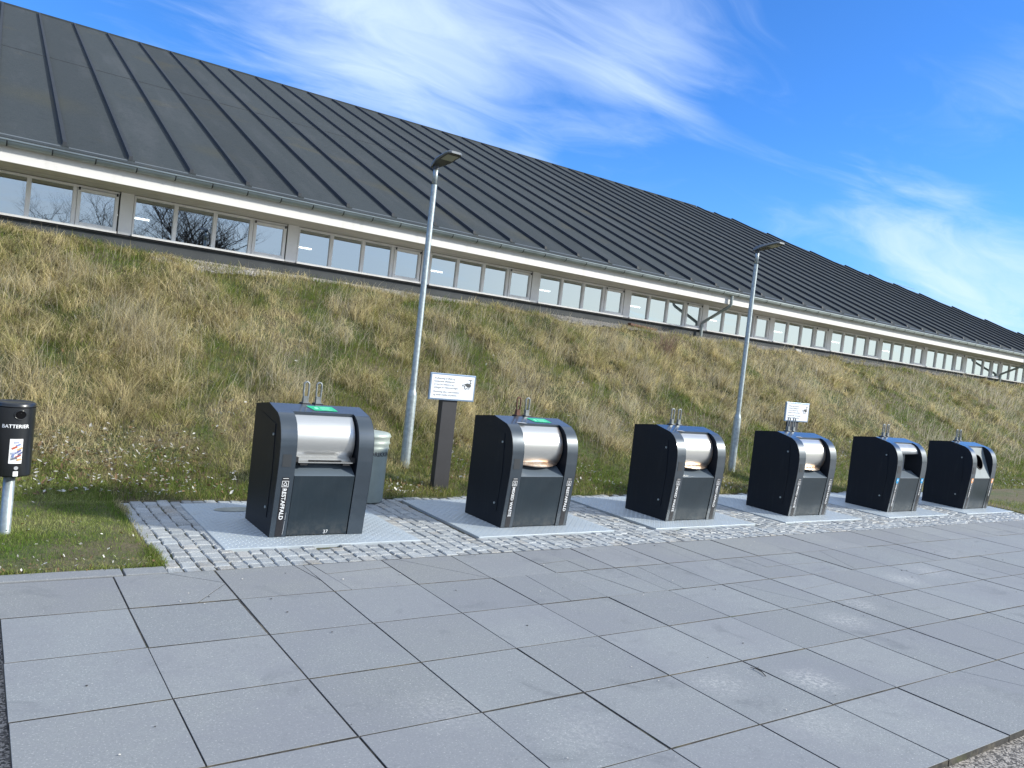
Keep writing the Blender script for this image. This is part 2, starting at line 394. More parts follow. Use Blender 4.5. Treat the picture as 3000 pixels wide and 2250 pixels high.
# ------------------------------------------------------------------ ground
X0, SX, Y0, SY = .2188, .6029, 5.2817, .5971
GY = Y0-6*SY
mb = MB(); mb.add([(-900,-900,-.034),(1200,-900,-.034),(1200,1200,-.034),(-900,1200,-.034)], [(0,1,2,3)])
tag(mb.build('ground', m_gravel), kind='structure')
mb = MB(); mb.add([(X0+.004,GY+.004,-.0045),(41,GY+.004,-.0045),(41,Y0+.02,-.0045),(X0+.004,Y0+.02,-.0045)], [(0,1,2,3)])
tag(mb.build('paving_bed', m_joint), kind='structure')

def clip_poly(poly, p, n):
    outp = []; k = len(poly)
    for i in range(k):
        a, b = poly[i], poly[(i+1)%k]
        da = (a[0]-p[0])*n[0]+(a[1]-p[1])*n[1]; db = (b[0]-p[0])*n[0]+(b[1]-p[1])*n[1]
        if da >= 0: outp.append(a)
        if (da >= 0) != (db >= 0):
            t = da/(da-db); outp.append((a[0]+(b[0]-a[0])*t, a[1]+(b[1]-a[1])*t))
    return outp
def cut(polys, a, b, gap):
    d = (b[0]-a[0], b[1]-a[1]); L = math.hypot(*d); n = (-d[1]/L, d[0]/L); o_ = []
    for q in polys:
        for s_ in (1,-1):
            pp = clip_poly(q, (a[0]+n[0]*s_*gap/2, a[1]+n[1]*s_*gap/2), (n[0]*s_, n[1]*s_))
            if len(pp) > 2: o_.append(pp)
    return o_
cracks = {  # slab (column,row): relative crack lines
 (1,0): [((.45,1.05),(1.0,.55)),((.62,.0),(1.0,.5))], (3,0): [((.2,0),(.1,1)),((0,.6),(1,.7))], (2,0): [((.9,1),(1.,.4))],
 (4,0): [((.2,1.),(.9,.1))], (5,1): [((.45,0),(.5,1))], (6,0): [((.5,1),(.55,0)),((0,.4),(1,.5))], (7,1): [((.3,0),(.4,1))], (6,1): [((.4,1),(.6,0)),((0,.6),(1,.55))],
 (8,0): [((.6,0),(.7,1))], (7,0): [((.7,1),(.8,0))], (8,2): [((.2,1),(.7,0))], (9,1): [((0,.45),(1,.5)),((.5,0),(.55,.5))], (10,0): [((.3,0),(.5,1))],
 (10,1): [((0,.5),(1,.45))], (9,2): [((0,.5),(1,.6))], (11,1): [((.1,0),(.6,1))], (12,2): [((0,.5),(1,.55))], (8,5): [((.15,1.),(.75,0))], (13,1): [((.5,0),(.5,1))]}
mb = MB(); tints = []
for i in range(66):
    for j in range(6):
        jx = random.uniform(-.0015,.0015); ga = .0043+random.uniform(-.0012,.0016); gb = .0052+random.uniform(-.0012,.0014)
        if j == 0: gb = .004
        x0 = X0+i*SX+ga+jx; x1 = X0+(i+1)*SX-ga+jx; y1 = Y0-j*SY-gb; y0 = Y0-(j+1)*SY+gb
        jj_ = lambda: random.uniform(-.0014,.0014)
        polys = [[(x0+jj_(),y0+jj_()),(x1+jj_(),y0+jj_()),(x1+jj_(),y1+jj_()),(x0+jj_(),y1+jj_())]]
        for (a, b) in cracks.get((i,j), []):
            A = (x0+(x1-x0)*a[0], y0+(y1-y0)*a[1]); B_ = (x0+(x1-x0)*b[0], y0+(y1-y0)*b[1]); polys = cut(polys, A, B_, .0048)
        t = random.uniform(.90,1.09); hue = random.uniform(-.008,.010)
        if j == 0: hue += .015
        dz = [random.uniform(-.0015,.0015) for _ in range(3)]
        for q in polys:
            cx = sum(p[0] for p in q)/len(q); cy = sum(p[1] for p in q)/len(q); k = len(q); bev = .0012
            zf = lambda x, y: dz[0]+dz[1]*(x-x0)/SX+dz[2]*(y-y0)/SY
            ins = []
            for p in q:
                dx, dy = cx-p[0], cy-p[1]; L = math.hypot(dx, dy) or 1; ins.append((p[0]+dx/L*bev*1.4, p[1]+dy/L*bev*1.4))
            dzq = random.uniform(-.001,.001) if len(polys) > 1 else 0
            vs = [(p[0],p[1],-.05) for p in q]+[(p[0],p[1],zf(*p)-bev*.8+dzq) for p in q]+[(p[0],p[1],zf(*p)+dzq) for p in ins]
            fs = [(a,(a+1)%k,k+(a+1)%k,k+a) for a in range(k)]+[(k+a,k+(a+1)%k,2*k+(a+1)%k,2*k+a) for a in range(k)]+[tuple(range(2*k,3*k))]
            mb.add(vs, fs[:k], 1); o_ = len(mb.v)-len(vs)
            for q_ in fs[k:]: mb.f.append([i_+o_ for i_ in q_]); mb.mi.append(0); mb.smooth.append(False)
            tints += [(t+hue,t,t-hue)]*len(vs)
o = mb.build('concrete_paving', [m_slab, m_joint]); set_tint(o.data, tints); tag(o, kind='structure')
# edge kerb left of the cobbles
mb = MB(); tints = []
for k in range(-5, 1):
    xa = .885+k*.98 if k < 1 else .885; 
    x0, x1 = .885+(k-1)*.98+.005, .885+k*.98-.005
    mb.box(x0, x1, Y0+.012, Y0+.15, -.05, .006); t = random.uniform(.97,1.08); tints += [(t,t,t)]*8
mb.box(.895, 1.14, Y0+.012, Y0+.15, -.05, .004); tints += [(1.,1.,1.)]*8
o = mb.build('edging_kerb', m_slab, bevel=.004); set_tint(o.data, tints); tag(o, kind='structure')

# cobbles
BX = [2.016, 4.200, 6.380, 8.535, 10.78, 12.93]; BY = 6.03; BW = .785
plates = [(x-.40, x+1.20, 5.765, 7.29) for x in BX]
CXR = 14.08; CYB = 7.47
mb = MB(); mb.add([(1.12,Y0+.022,-.021),(CXR,Y0+.022,-.021),(CXR,CYB,-.021),(1.12,CYB,-.021)], [(0,1,2,3)])
tag(mb.build('cobble_bed', m_cobj), kind='structure')
V = []; F = []; T = []
x = 1.13
while x < CXR-.03:
    wd = random.uniform(.092,.114); y = Y0+.012+random.uniform(0,.03)
    while y < CYB:
        ln = random.uniform(.085,.135); xa, xb, ya, yb = x+.005, x+wd-.005, y+.004, y+ln-.004
        off = .035*math.sin(y*1.3+x*.8)*.3
        yl = yb+.02
        if not any(xb > p[0]+.05 and xa < p[1]-.05 and yb > p[2]+.05 and ya < p[3]-.05 for p in plates) and (yb < CYB+.03):
            far = x > 7
            J = lambda s_=.007: random.uniform(-s_, s_)
            zt = random.uniform(-.009,-.002); b0 = len(V)
            base = [(xa,ya),(xb,ya),(xb,yb),(xa,yb)]
            jc = [(a+J()+off, b+J()) for a, b in base]
            cx = sum(a for a,_ in jc)/4; cy = sum(b for _,b in jc)/4
            V += [(a,b,-.05) for a,b in jc]+[(a,b,zt-.008+J(.002)) for a,b in jc]
            V += [(a+(cx-a)*.15+J(.002), b+(cy-b)*.15+J(.002), zt-.001+J(.0022)) for a,b in jc]
            for k in range(4):
                n_ = (k+1)%4; F += [(b0+k,b0+n_,b0+4+n_,b0+4+k),(b0+4+k,b0+4+n_,b0+8+n_,b0+8+k)]
            F.append((b0+8,b0+9,b0+10,b0+11))
            t = random.uniform(.80,1.15); h_ = random.uniform(-.02,.02)
            if random.random() < .08: h_ += .08
            T += [(t+h_,t,t-h_)]*12
        y += ln
    x += wd
o = bulk('cobble_paving', np.array(V), np.array(F), m_cob, np.array(T)); tag(o, kind='structure')

# turf terrain (one sheet; flat strip, bank and plateau under the building)
xs = np.concatenate([np.arange(-60,-6,3.), np.arange(-6,22,.14), np.arange(22,48,.4), np.arange(48,160,4.)])
ys = np.concatenate([np.arange(7.44,14.2,.11), np.array([16.,20.,30.,60.,140.])])
XX, YY = np.meshgrid(xs, ys); ZZ = bank(XX, YY)-.012
ZZ = np.where(YY > 14.3, 2.2, ZZ)
V = np.c_[XX.ravel(), YY.ravel(), ZZ.ravel()]; nx, ny = len(xs), len(ys)
ii, jj = np.meshgrid(np.arange(nx-1), np.arange(ny-1)); a = (jj*nx+ii).ravel()
F = np.c_[a, a+1, a+nx+1, a+nx]
tag(bulk('grass_bank', V, F, m_soil, smooth=True), kind='structure')
def rect_turf(name, x0, x1, y0, y1, st=.12):
    xs = np.linspace(x0, x1, max(2,int((x1-x0)/st))); ys = np.linspace(y0, y1, max(2,int((y1-y0)/st)))
    XX, YY = np.meshgrid(xs, ys); ZZ = (fbm(XX, YY, 2.2)-.5)*.03-.012
    ed = np.minimum.reduce([YY-y0, np.abs(x1-XX)+.02, np.full_like(XX, .2)])*.5; ZZ = ZZ+np.clip(ed,0,.03)-.01
    V = np.c_[XX.ravel(), YY.ravel(), ZZ.ravel()]; nx, ny = len(xs), len(ys)
    ii, jj = np.meshgrid(np.arange(nx-1), np.arange(ny-1)); a = (jj*nx+ii).ravel()
    tag(bulk(name, V, np.c_[a, a+1, a+nx+1, a+nx], m_soil, smooth=True), kind='structure')
rect_turf('lawn', -8, 1.135, Y0+.155, 7.46)
rect_turf('lawn_strip', CXR+.01, 44, Y0+.02, 7.46, .3)

# ------------------------------------------------------------------ grass
def blades(name, px, py, h, w, lean, la, col, base_z=None, curl=1., label=None, seg=3):
    """px,py roots; h length; lean 0..1.3 rad; la lean azimuth"""
    n = len(px); z0 = bank(px, py)-.015 if base_z is None else base_z
    fa = rng.uniform(0, 2*np.pi, n); wx, wy = np.cos(fa)*w/2, np.sin(fa)*w/2
    pts = []; cx, cy, cz = px.copy(), py.copy(), z0.copy(); ang = lean*.35
    pts.append((cx,cy,cz))
    for k in range(seg):
        L = h/seg; cx = cx+np.sin(ang)*np.cos(la)*L; cy = cy+np.sin(ang)*np.sin(la)*L; cz = cz+np.cos(ang)*L
        pts.append((cx,cy,cz)); ang = ang+lean*curl*.45
    ws = [1.,.85,.6,0.][:seg+1] if seg == 3 else [1.,.7,0.]
    nv = 2*seg+1; V = np.zeros((n,nv,3)); 
    for k in range(seg):
        X, Y, Z = pts[k]; V[:,2*k] = np.c_[X-wx*ws[k],Y-wy*ws[k],Z]; V[:,2*k+1] = np.c_[X+wx*ws[k],Y+wy*ws[k],Z]
    V[:,2*seg] = np.c_[pts[seg][0],pts[seg][1],pts[seg][2]]
    tri = []
    for k in range(seg-1): tri += [(2*k,2*k+1,2*k+3),(2*k,2*k+3,2*k+2)]
    tri.append((2*seg-2,2*seg-1,2*seg)); tri = np.array(tri)
    F = (np.arange(n)*nv)[:,None,None]+tri[None]
    cc = np.repeat(col[:,None,:], nv, 1)
    o = bulk(name, V.reshape(-1,3), F.reshape(-1,3), m_blade, cc.reshape(-1,3), 'col')
    return tag(o, label, 'grass', kind='stuff')
def sample(N, x0, x1, y0, y1, p):
    X = rng.uniform(x0, x1, N); Y = rng.uniform(y0, y1, N)
    k = rng.random(N) < p(X, Y); return X[k], Y[k]
def dist(x, y): return np.hypot(x, y)
GREEN = np.array([.125,.195,.028]); OLIVE = np.array([.28,.28,.080]); STRAW = np.array([.68,.58,.34]); BROWN = np.array([.22,.175,.11]); DGREEN = np.array([.040,.062,.016])
def pick(x, y, dry):
    """dry 0..1 -> colour"""
    n = len(x); a = np.clip(dry+rng.normal(0,.20,n), 0, 1)[:,None]
    c = np.where(a < .45, GREEN+(OLIVE-GREEN)*(a/.45), OLIVE+(STRAW-OLIVE)*((a-.45)/.55))
    br = (rng.random(n) < .16)[:,None]; c = np.where(br, BROWN*rng.uniform(.5,1.2,(n,1)), c)
    return c*rng.uniform(.55,1.35,(n,1))
# where each of the bank's patches is green or straw
def dryness(x, y):
    d = .45+.06*np.clip(y-10,-2,2)+(fbm(x, y, .5, 3)-.5)*1.9+(fbm(x+99, y*.7, 1.7, 3)-.5)*2.2+(fbm(x+33, y*.8, 5., 2)-.5)*1.2
    return np.clip(d+.12*np.clip((y-9.5)/3,-.6,1)-.25*(y < 8.3), 0, 1)
# 1. undergrowth over the bank
X, Y = sample(1000000, -.8, 46, 7.5, 13.75, lambda x, y: np.clip(95/dist(x,y)**2, 0, .98)*(dist(x,y)>0)*((y < 13.25)|(x < 2.5)|(fbm(x,y,1.1,2) > .62)))
k = np.abs(X) < 99; d_ = dist(X, Y); dr = dryness(X, Y)
hh = rng.uniform(.05,.19,len(X))*(.6+.8*fbm(X,Y,1.3,2))*np.where(Y < 8.2, .5, 1)
blades('bank_grass', X, Y, hh, .0042*np.clip(d_/9,1,4), rng.uniform(.3,2.2,len(X)), rng.normal(-np.pi/2,1.7,len(X)), pick(X, Y, dr), label='matted green and straw grass covering the bank below the hall')
print('bank blades', len(X))
# 2. long straw tufts combed down the slope
tx, ty = sample(26000, -.6, 46, 8.6, 13.6, lambda x, y: np.clip(22/dist(x,y)**1.6,0,.9)*(fbm(x+7,y*.55,1.0,3) > .545)*(y > 9.0+1.5*(fbm(x,y,.7,2)-.3)))
extra = np.array([(.5,9.6),(.4,11.4),(1.1,12.1),(2.6,11.9),(4.4,11.2),(4.9,12.2),(6.2,11.1),(6.6,12.1),(7.4,10.6),(8.9,11.6),(10.4,10.8),(10.9,12.0),(12.8,11.0),(14.2,12.3),(15.4,10.9),(17.6,12.0),(11.6,9.6),(13.4,9.9),(1.6,10.62),(1.75,10.4),(1.5,10.9),(1.9,10.1),(1.7,11.2),(2.1,10.8),(3.31,9.91),(3.5,9.7),(3.35,10.2),(5.1,9.4),(5.3,9.6),(7.99,9.1),(8.2,9.4),(6.9,9.8),(9.3,9.9)])
nt0 = len(tx); tx = np.r_[tx, np.repeat(extra[:,0],7)+rng.normal(0,.17,len(extra)*7)]; ty = np.r_[ty, np.repeat(extra[:,1],7)+rng.normal(0,.24,len(extra)*7)]
nb = rng.integers(26,60,len(tx)); idx = np.repeat(np.arange(len(tx)), nb)
sz = rng.uniform(.55,1.25,len(tx)); sz[nt0:] *= 1.25; px = tx[idx]+rng.normal(0,.045,len(idx))*sz[idx]; py = ty[idx]+rng.normal(0,.05,len(idx))*sz[idx]
hl = rng.uniform(.16,.42,len(idx))*sz[idx]*np.where(py > 12.5, .55, 1); ta = rng.normal(-np.pi/2,.8,len(tx))
tl = rng.uniform(.8,2.1,len(tx)); tc_ = rng.uniform(.6,1.15,len(tx)); tc_[nt0:] = 1.1; tb = rng.uniform(.6,1.35,len(tx))
cc = pick(px, py, tc_[idx]-.02)*tb[idx][:,None]
blades('dry_tussocks', px, py, hl, .0040*np.clip(dist(px,py)/9,1,4), np.clip(tl[idx]+rng.normal(0,.35,len(idx)),.1,2.8), ta[idx]+rng.normal(0,.8,len(idx)), cc, label='long dry straw tussocks hanging down the bank')
print('tussock blades', len(idx))
# 2b. tall thin dead stems standing out of the mat
cxs = np.r_[rng.uniform(-.5,30,420), np.repeat(extra[:,0],7)]; cys = np.r_[rng.uniform(8.9,13.2,420), np.repeat(extra[:,1],7)]
nb = np.r_[rng.integers(8,40,420), np.full(len(extra)*7,22)]; idx = np.repeat(np.arange(len(cxs)), nb)
px = cxs[idx]+rng.normal(0,.20,len(idx)); py = np.clip(cys[idx]+rng.normal(0,.22,len(idx)),8.4,13.4); sa_ = rng.normal(-np.pi/2,.9,len(cxs))
hl = rng.uniform(.22,.52,len(idx))*np.where(py > 12.3,.6,1); cc = np.array([[.62,.56,.42]])*rng.uniform(.55,1.25,(len(idx),1))*np.where(rng.random((len(idx),1)) < .25, .6, 1)
blades('dead_stems', px, py, hl, .0030*np.clip(dist(px,py)/9,1,4), np.clip(rng.normal(.75,.5,len(idx)),.05,2.2), sa_[idx]+rng.normal(0,.6,len(idx)), cc, label='tall pale dead stems standing out of the bank grass')
# 3. lawn beside the cobbles and strip at the foot of the bank
def lawn_z(x, y): return np.where(y > 7.44, bank(x, y), -.01)-.004
X, Y = sample(150000, -.6, 1.11, Y0+.16, 8.4, lambda x, y: .9*np.clip(.35+1.6*(fbm(x,y,1.9,3)-.36),.12,1))
keep = (X > -.6); d_ = .18+(fbm(X,Y,1.4,3)-.5)*1.4+.25*(Y < 5.62)+.30*(Y > 7.3)
blades('lawn_grass', X, Y, rng.uniform(.02,.062,len(X))*np.where(Y < 5.55,.7,1), np.full(len(X),.0032), rng.uniform(.1,1.3,len(X)), rng.uniform(0,6.28,len(X)), pick(X,Y,np.clip(d_,0,1))*np.array([.95,1.12,.9]), base_z=lawn_z(X,Y), label='short green lawn beside the battery box and cobbles')
print('lawn', len(X))
X, Y = sample(420000, 1.0, 40, 5.35, 8.3, lambda x, y: ((y > CYB-.03)|(x > CXR+.02))*np.clip(60/dist(x,y)**2,0,1)*np.clip(.25+1.7*(fbm(x,y,1.1,3)-.36),.05,1)*np.where((x>14.2)&(np.hypot((x-17)/2.6,(y-7.0)/.55)<1),.06,1))
d_ = .30+(fbm(X,Y,.9,3)-.5)*1.7
blades('verge_grass', X, Y, rng.uniform(.03,.11,len(X)), .0038*np.clip(dist(X,Y)/8,1,4), rng.uniform(.1,1.2,len(X)), rng.uniform(0,6.28,len(X)), pick(X,Y,np.clip(d_,0,1)), base_z=lawn_z(X,Y), label='worn green verge between the cobbles and the bank')
print('verge', len(X))
# grass creeping over the borders of the cobbles, kerb and posts
ex = np.r_[rng.normal(1.13,.022,5200), rng.uniform(1.1,CXR,7000), rng.uniform(-.6,1.1,3000), rng.normal(CXR,.03,1500), rng.normal(4.495,.09,500), rng.normal(.285,.06,500), rng.normal(4.37,.07,300)]
ey = np.r_[rng.uniform(Y0+.16,7.45,5200), rng.normal(CYB+.01,.025,7000), rng.normal(Y0+.165,.018,3000), rng.uniform(Y0+.05,7.4,1500), rng.normal(7.76,.05,500), rng.normal(6.42,.05,500), rng.normal(8.41,.06,300)]
k = rng.random(len(ex)) < np.clip(3*(fbm(ex,ey,3.,2)-.32),.05,1); ex, ey = ex[k], ey[k]
blades('edge_grass', ex, ey, rng.uniform(.02,.075,len(ex)), np.full(len(ex),.0036), rng.uniform(.2,1.5,len(ex)), rng.uniform(0,6.28,len(ex)), pick(ex,ey,np.clip(.35+(fbm(ex,ey,2.,2)-.5)*1.5,0,1)), base_z=np.where(ey > 7.5, bank(ex,ey)-.01, -.012), label='ragged grass creeping over the edges of cobbles and kerb')
# 4. leaf litter and straw bits at the toe of the bank
def litter(name, X, Y, zf, size, label):
    n = len(X); a = rng.uniform(0,6.28,n); s = size*rng.uniform(.5,1.5,n); tl_ = rng.normal(0,.45,(n,2)); Z = zf+.012+rng.uniform(0,.03,n)
    dx, dy = np.cos(a)*s, np.sin(a)*s; ex, ey = -np.sin(a)*s*.55, np.cos(a)*s*.55
    V = np.zeros((n,5,3)); q = [(1,0),(.1,1),(-1,.1),(-.1,-1)]
    for k, (p_, q_) in enumerate(q):
        vx, vy = dx*p_+ex*q_, dy*p_+ey*q_; V[:,k] = np.c_[X+vx, Y+vy, Z+vx*tl_[:,0]+vy*tl_[:,1]]
    V[:,4] = np.c_[X, Y, Z-s*.25]
    F = (np.arange(n)*5)[:,None,None]+np.array([(0,1,4),(1,2,4),(2,3,4),(3,0,4)])[None]
    c = np.where(rng.random((n,1)) < .4, np.array([[.56,.54,.50]]), np.array([[.20,.13,.07]]))*rng.uniform(.5,1.2,(n,1))
    tag(bulk(name, V.reshape(-1,3), F.reshape(-1,3), m_leaf, np.repeat(c[:,None],5,1).reshape(-1,3), 'col'), label, 'leaf litter', kind='stuff')
X, Y = sample(60000, -.6, 20, 7.5, 11.5, lambda x, y: np.exp(-((y-8.35)/.9)**2)*np.clip(2.4*(fbm(x,y,1.1,3)-.44),0,.55)*(1+.6*(x<6))+.02)
litter('leaf_litter', X, Y, bank(X,Y)+.012, .017, 'pale dead leaves scattered at the foot of the bank')
X, Y = sample(2600, -.6, 1.1, Y0+.14, 7.4, lambda x, y: np.where(y < 5.7,.5,.06))
litter('lawn_litter', X, Y, np.full(len(X),-.005), .011, 'straw and leaf crumbs on the lawn edge by the kerb')
# pebble margin along the wall
X, Y = sample(60000, 2.2, 30, 13.2, 13.98, lambda x, y: np.clip((fbm(x,y,.6,2)-.28)*3,0,1)*np.clip((y-13.15)/.2,0,1)*np.clip(14/np.maximum(x,8),0,1))
n = len(X); s = rng.uniform(.012,.032,n); oc = np.array([(1,0,0),(0,1,0),(-1,0,0),(0,-1,0),(0,0,.7),(0,0,-.7)])
V = np.c_[X,Y,bank(X,Y)+.008][:,None,:]+oc[None]*(s[:,None,None]*rng.uniform(.7,1.3,(n,6,1)))
F = (np.arange(n)*6)[:,None,None]+np.array([(0,1,4),(1,2,4),(2,3,4),(3,0,4),(1,0,5),(2,1,5),(3,2,5),(0,3,5)])[None]
t = rng.uniform(.6,1.3,(n,1,1))*np.ones((1,6,3))
tag(bulk('pebble_margin', V.reshape(-1,3), F.reshape(-1,3), m_pebble, t.reshape(-1,3)), 'pale pebbles in a strip along the foot of the hall wall', 'pebbles', kind='stuff')

# ------------------------------------------------------------------ sports hall
WY = 14.0; TILT = .0045
hall = empty('sports_hall', (0, WY, 0), label='long low hall with dark felt roof and a band of white framed windows', cat='building')
hall.rotation_euler = (0, TILT, 0)
# all hall parts in local coordinates (y relative to WY)
BAY = 2.695; S0 = 1.757; NB0, NB1 = -3, 15
SILL, HEAD = 2.865, 3.50
XL, XR = S0+NB0*BAY, S0+NB1*BAY
mb = MB(); mb.box(XL, XR, .03, .30, 1.6, SILL-.004)
for k in range(int((XR-XL)/1.2)): pass
mb.build('plinth_wall', m_plinth, hall)
for k in range(NB0, NB1+1):
    xs_ = S0+k*BAY; x0 = xs_+.014; x1 = xs_+.205
    mb = MB(); mb.box(x0, x1, -.012, .16, SILL-.001, HEAD+.02); mb.build('pillar', m_white, hall, bevel=.004)
for k in range(NB0, NB1):
    a = S0+k*BAY
    x0 = a+.212; x3 = a+BAY; fr = .03
    m1, m2, m3 = a+.785+.03, a+1.41+.03, a+2.04+.02
    z0, z1 = SILL, HEAD
    wb = MB()
    wb.box(x0, x3-.006, -.045, .10, z0-.006, z0+.028)                        # sill rail
    wb.box(x0, x3-.006, .0, .08, z1-.025, z1+.01)                            # head rail
    for (p, q) in ((x0, x0+.028), (m1, m1+.062), (m2, m2+.062), (m3-.012, m3+.045)):
        wb.box(p, q, .002, .078, z0+.0285, z1-.0255)
    win = wb.build('window', m_white, hall, bevel=.003)
    pb = MB()
    for (p, q) in ((x0+.028, m1), (m1+.062, m2), (m2+.062, m3-.012)):
        pb.add([(p,.04,z0+.0285),(q,.04,z0+.0285),(q,.04,z1-.0255),(p,.04,z1-.0255)], [(0,1,2,3)])
    pb.build('pane', m_glass, win)
    cb = MB(); c0, c1 = m3+.049, x3-.012; d0, d1 = z0+.032, z1-.035
    for bx_ in ((c0,c0+.05,d0,d1),(c1-.05,c1,d0,d1),(c0+.0505,c1-.0505,d0,d0+.05),(c0+.0505,c1-.0505,d1-.05,d1)):
        cb.box(bx_[0],bx_[1],-.018,.05,bx_[2],bx_[3])
    cs = cb.build('casement', m_white, win, bevel=.003)
    pb = MB(); pb.add([(c0+.05,.02,d0+.05),(c1-.05,.02,d0+.05),(c1-.05,.02,d1-.05),(c0+.05,.02,d1-.05)], [(0,1,2,3)])
    # keep hierarchy at thing > part > sub-part
    pb.build('casement_pane', m_glass, win)
    for hx in (c0+.012, c1-.035):
        hb = MB(); hb.box(hx,hx+.023,-.034,-.0185,d1-.03,d1+.012); hb.build('hinge', m_black, win)
    mb = MB(); mb.box(x3-.003, x3+.012, .012, .05, z0-.002, z1); mb.build('joint_gasket', m_black, hall)
# black strip standing in for the shadow line under the sill + eaves
OV = -.85
mb = MB(); mb.box(XL, XR, -.02, .029, SILL-.030, SILL-.0062); mb.build('sill_shadow_strip', m_black, hall)
mb = MB(); mb.add([(XL,OV+.03,3.535),(XR,OV+.03,3.535),(XR,.20,3.515),(XL,.20,3.515)], [(0,1,2,3)]); mb.build('soffit', m_soffit, hall)
mb = MB(); mb.box(XL, XR, OV, OV+.028, 3.522, 3.76); mb.build('fascia', m_fascia, hall, bevel=.003)
# roof
PT = math.tan(math.radians(23.3)); E0y, E0z = -.90, 3.845
rz = lambda y: E0z+PT*(y-E0y)
hip = [(27.9,12.85),(29.6,12.2),(30.6,10.5),(31.8,7.9),(34.7,5.6),(36.2,3.75),(37.7,2.0),(39.9,-.9)]
RX0 = -30
mb = MB()
prof = [(RX0,E0y)]+[(39.9,E0y)]+[(x,y) for x,y in reversed(hip[:-1])]+[(RX0,12.85)]
mb.add([(x,y,rz(y)) for x,y in prof], [tuple(range(len(prof)))], 0)
mb.add([(RX0,E0y,E0z-.05),(39.9,E0y,E0z-.05),(39.9,E0y,E0z),(RX0,E0y,E0z)], [(0,1,2,3)], 0)   # eave edge
mb.add([(RX0,12.85,rz(12.85)),(27.9,12.85,rz(12.85)),(27.9,27.,rz(12.85)-6.2),(RX0,27.,rz(12.85)-6.2)], [(0,1,2,3)], 0)
for (xa,ya),(xb,yb) in zip(hip[:-1], hip[1:]):
    mb.add([(xa,ya,rz(ya)),(xb,yb,rz(yb)),(40.2,yb,E0z-.02),(40.2,ya,E0z-.02)], [(0,1,2,3)], 0)
def hip_y(x):
    if x <= hip[0][0]: return 12.85
    for (xa,ya),(xb,yb) in zip(hip[:-1], hip[1:]):
        if x <= xb: return ya+(yb-ya)*(x-xa)/(xb-xa)
    return E0y
nrm = Vector((0,-math.sin(math.radians(23.3)),math.cos(math.radians(23.3))))
k = -9
while True:
    x = .893+.8706*k; k += 1
    if x > 39.2: break
    y1 = hip_y(x)-(.12 if x < 27.9 else .10); y0 = E0y+.16
    if y1-y0 < .3: continue
    pts = []
    for (y, hgt) in ((y0, .0), (y0+.05, .052), (y1, .052)):
        for dx in (-.034, -.025, .025, .034):
            hh_ = hgt if abs(dx) < .03 else -.001
            pts.append((x+dx, y+nrm.y*hh_, rz(y)+nrm.z*hh_))
    fs = []
    for s_ in range(2):
        for j in range(3): fs.append((s_*4+j, s_*4+j+1, s_*4+5+j, s_*4+4+j))
    fs.append((8,9,10,11)); mb.add(pts, fs, 1)
    mb.box(x-.05, x+.05, y0-.05, y0+.0, rz(y0-.05)-.01, rz(y0-.05)+.022, 0)
# lapped seam across the felt
for ys_, jag in ((6.2,0),):
    mb.add([(RX0,ys_,rz(ys_)+.012),(38,ys_,rz(ys_)+.012),(38,ys_+.05,rz(ys_+.05)+.003),(RX0,ys_+.05,rz(ys_+.05)+.003)], [(0,1,2,3)], 0)
    mb.add([(RX0,ys_-.012,rz(ys_-.012)+.001),(36,ys_-.012,rz(ys_-.012)+.001),(36,ys_,rz(ys_)+.0118),(RX0,ys_,rz(ys_)+.0118)], [(0,1,2,3)], 1)
mb.box(RX0, 27.9, 12.80, 12.92, rz(12.85)-.03, rz(12.85)+.028, 0)
mb.build('roof', [m_felt, m_ribm], hall)
# half-round gutter with joints
mb = MB(); GR = .070; gy, gz = OV-.074, 3.79
pr = [(gy+GR*math.cos(t), gz+GR*math.sin(t)) for t in np.linspace(math.pi, 2*math.pi, 13)]
pi_ = [(gy+(GR-.006)*math.cos(t), gz+(GR-.006)*math.sin(t)) for t in np.linspace(2*math.pi, math.pi, 13)]
mb.prism_x(pr+pi_, XL, 39.9, 0, True, caps=True)
bead = [(gy-GR-.002+.011*math.cos(t), gz+.004+.011*math.sin(t)) for t in np.linspace(0, 2*math.pi, 9)[:-1]]
mb.prism_x(bead, XL, 39.9, 0, True)
kx = .195-.5425*8
while kx < 39.8:
    R_ = GR+.0035; q = [(gy+R_*math.cos(t), gz+R_*math.sin(t)) for t in np.linspace(math.pi, 2*math.pi, 11)]
    q2 = [(gy+(GR-.002)*math.cos(t), gz+(GR-.002)*math.sin(t)) for t in np.linspace(2*math.pi, math.pi, 11)]
    mb.prism_x(q+q2, kx-.008, kx+.008, 1)
    mb.box(kx-.012, kx+.012, gy-GR-.012, gy+GR+.02, gz+.012, gz+.017); kx += .5425

gut = mb.build('gutter', [m_galvd, m_ribm], hall)
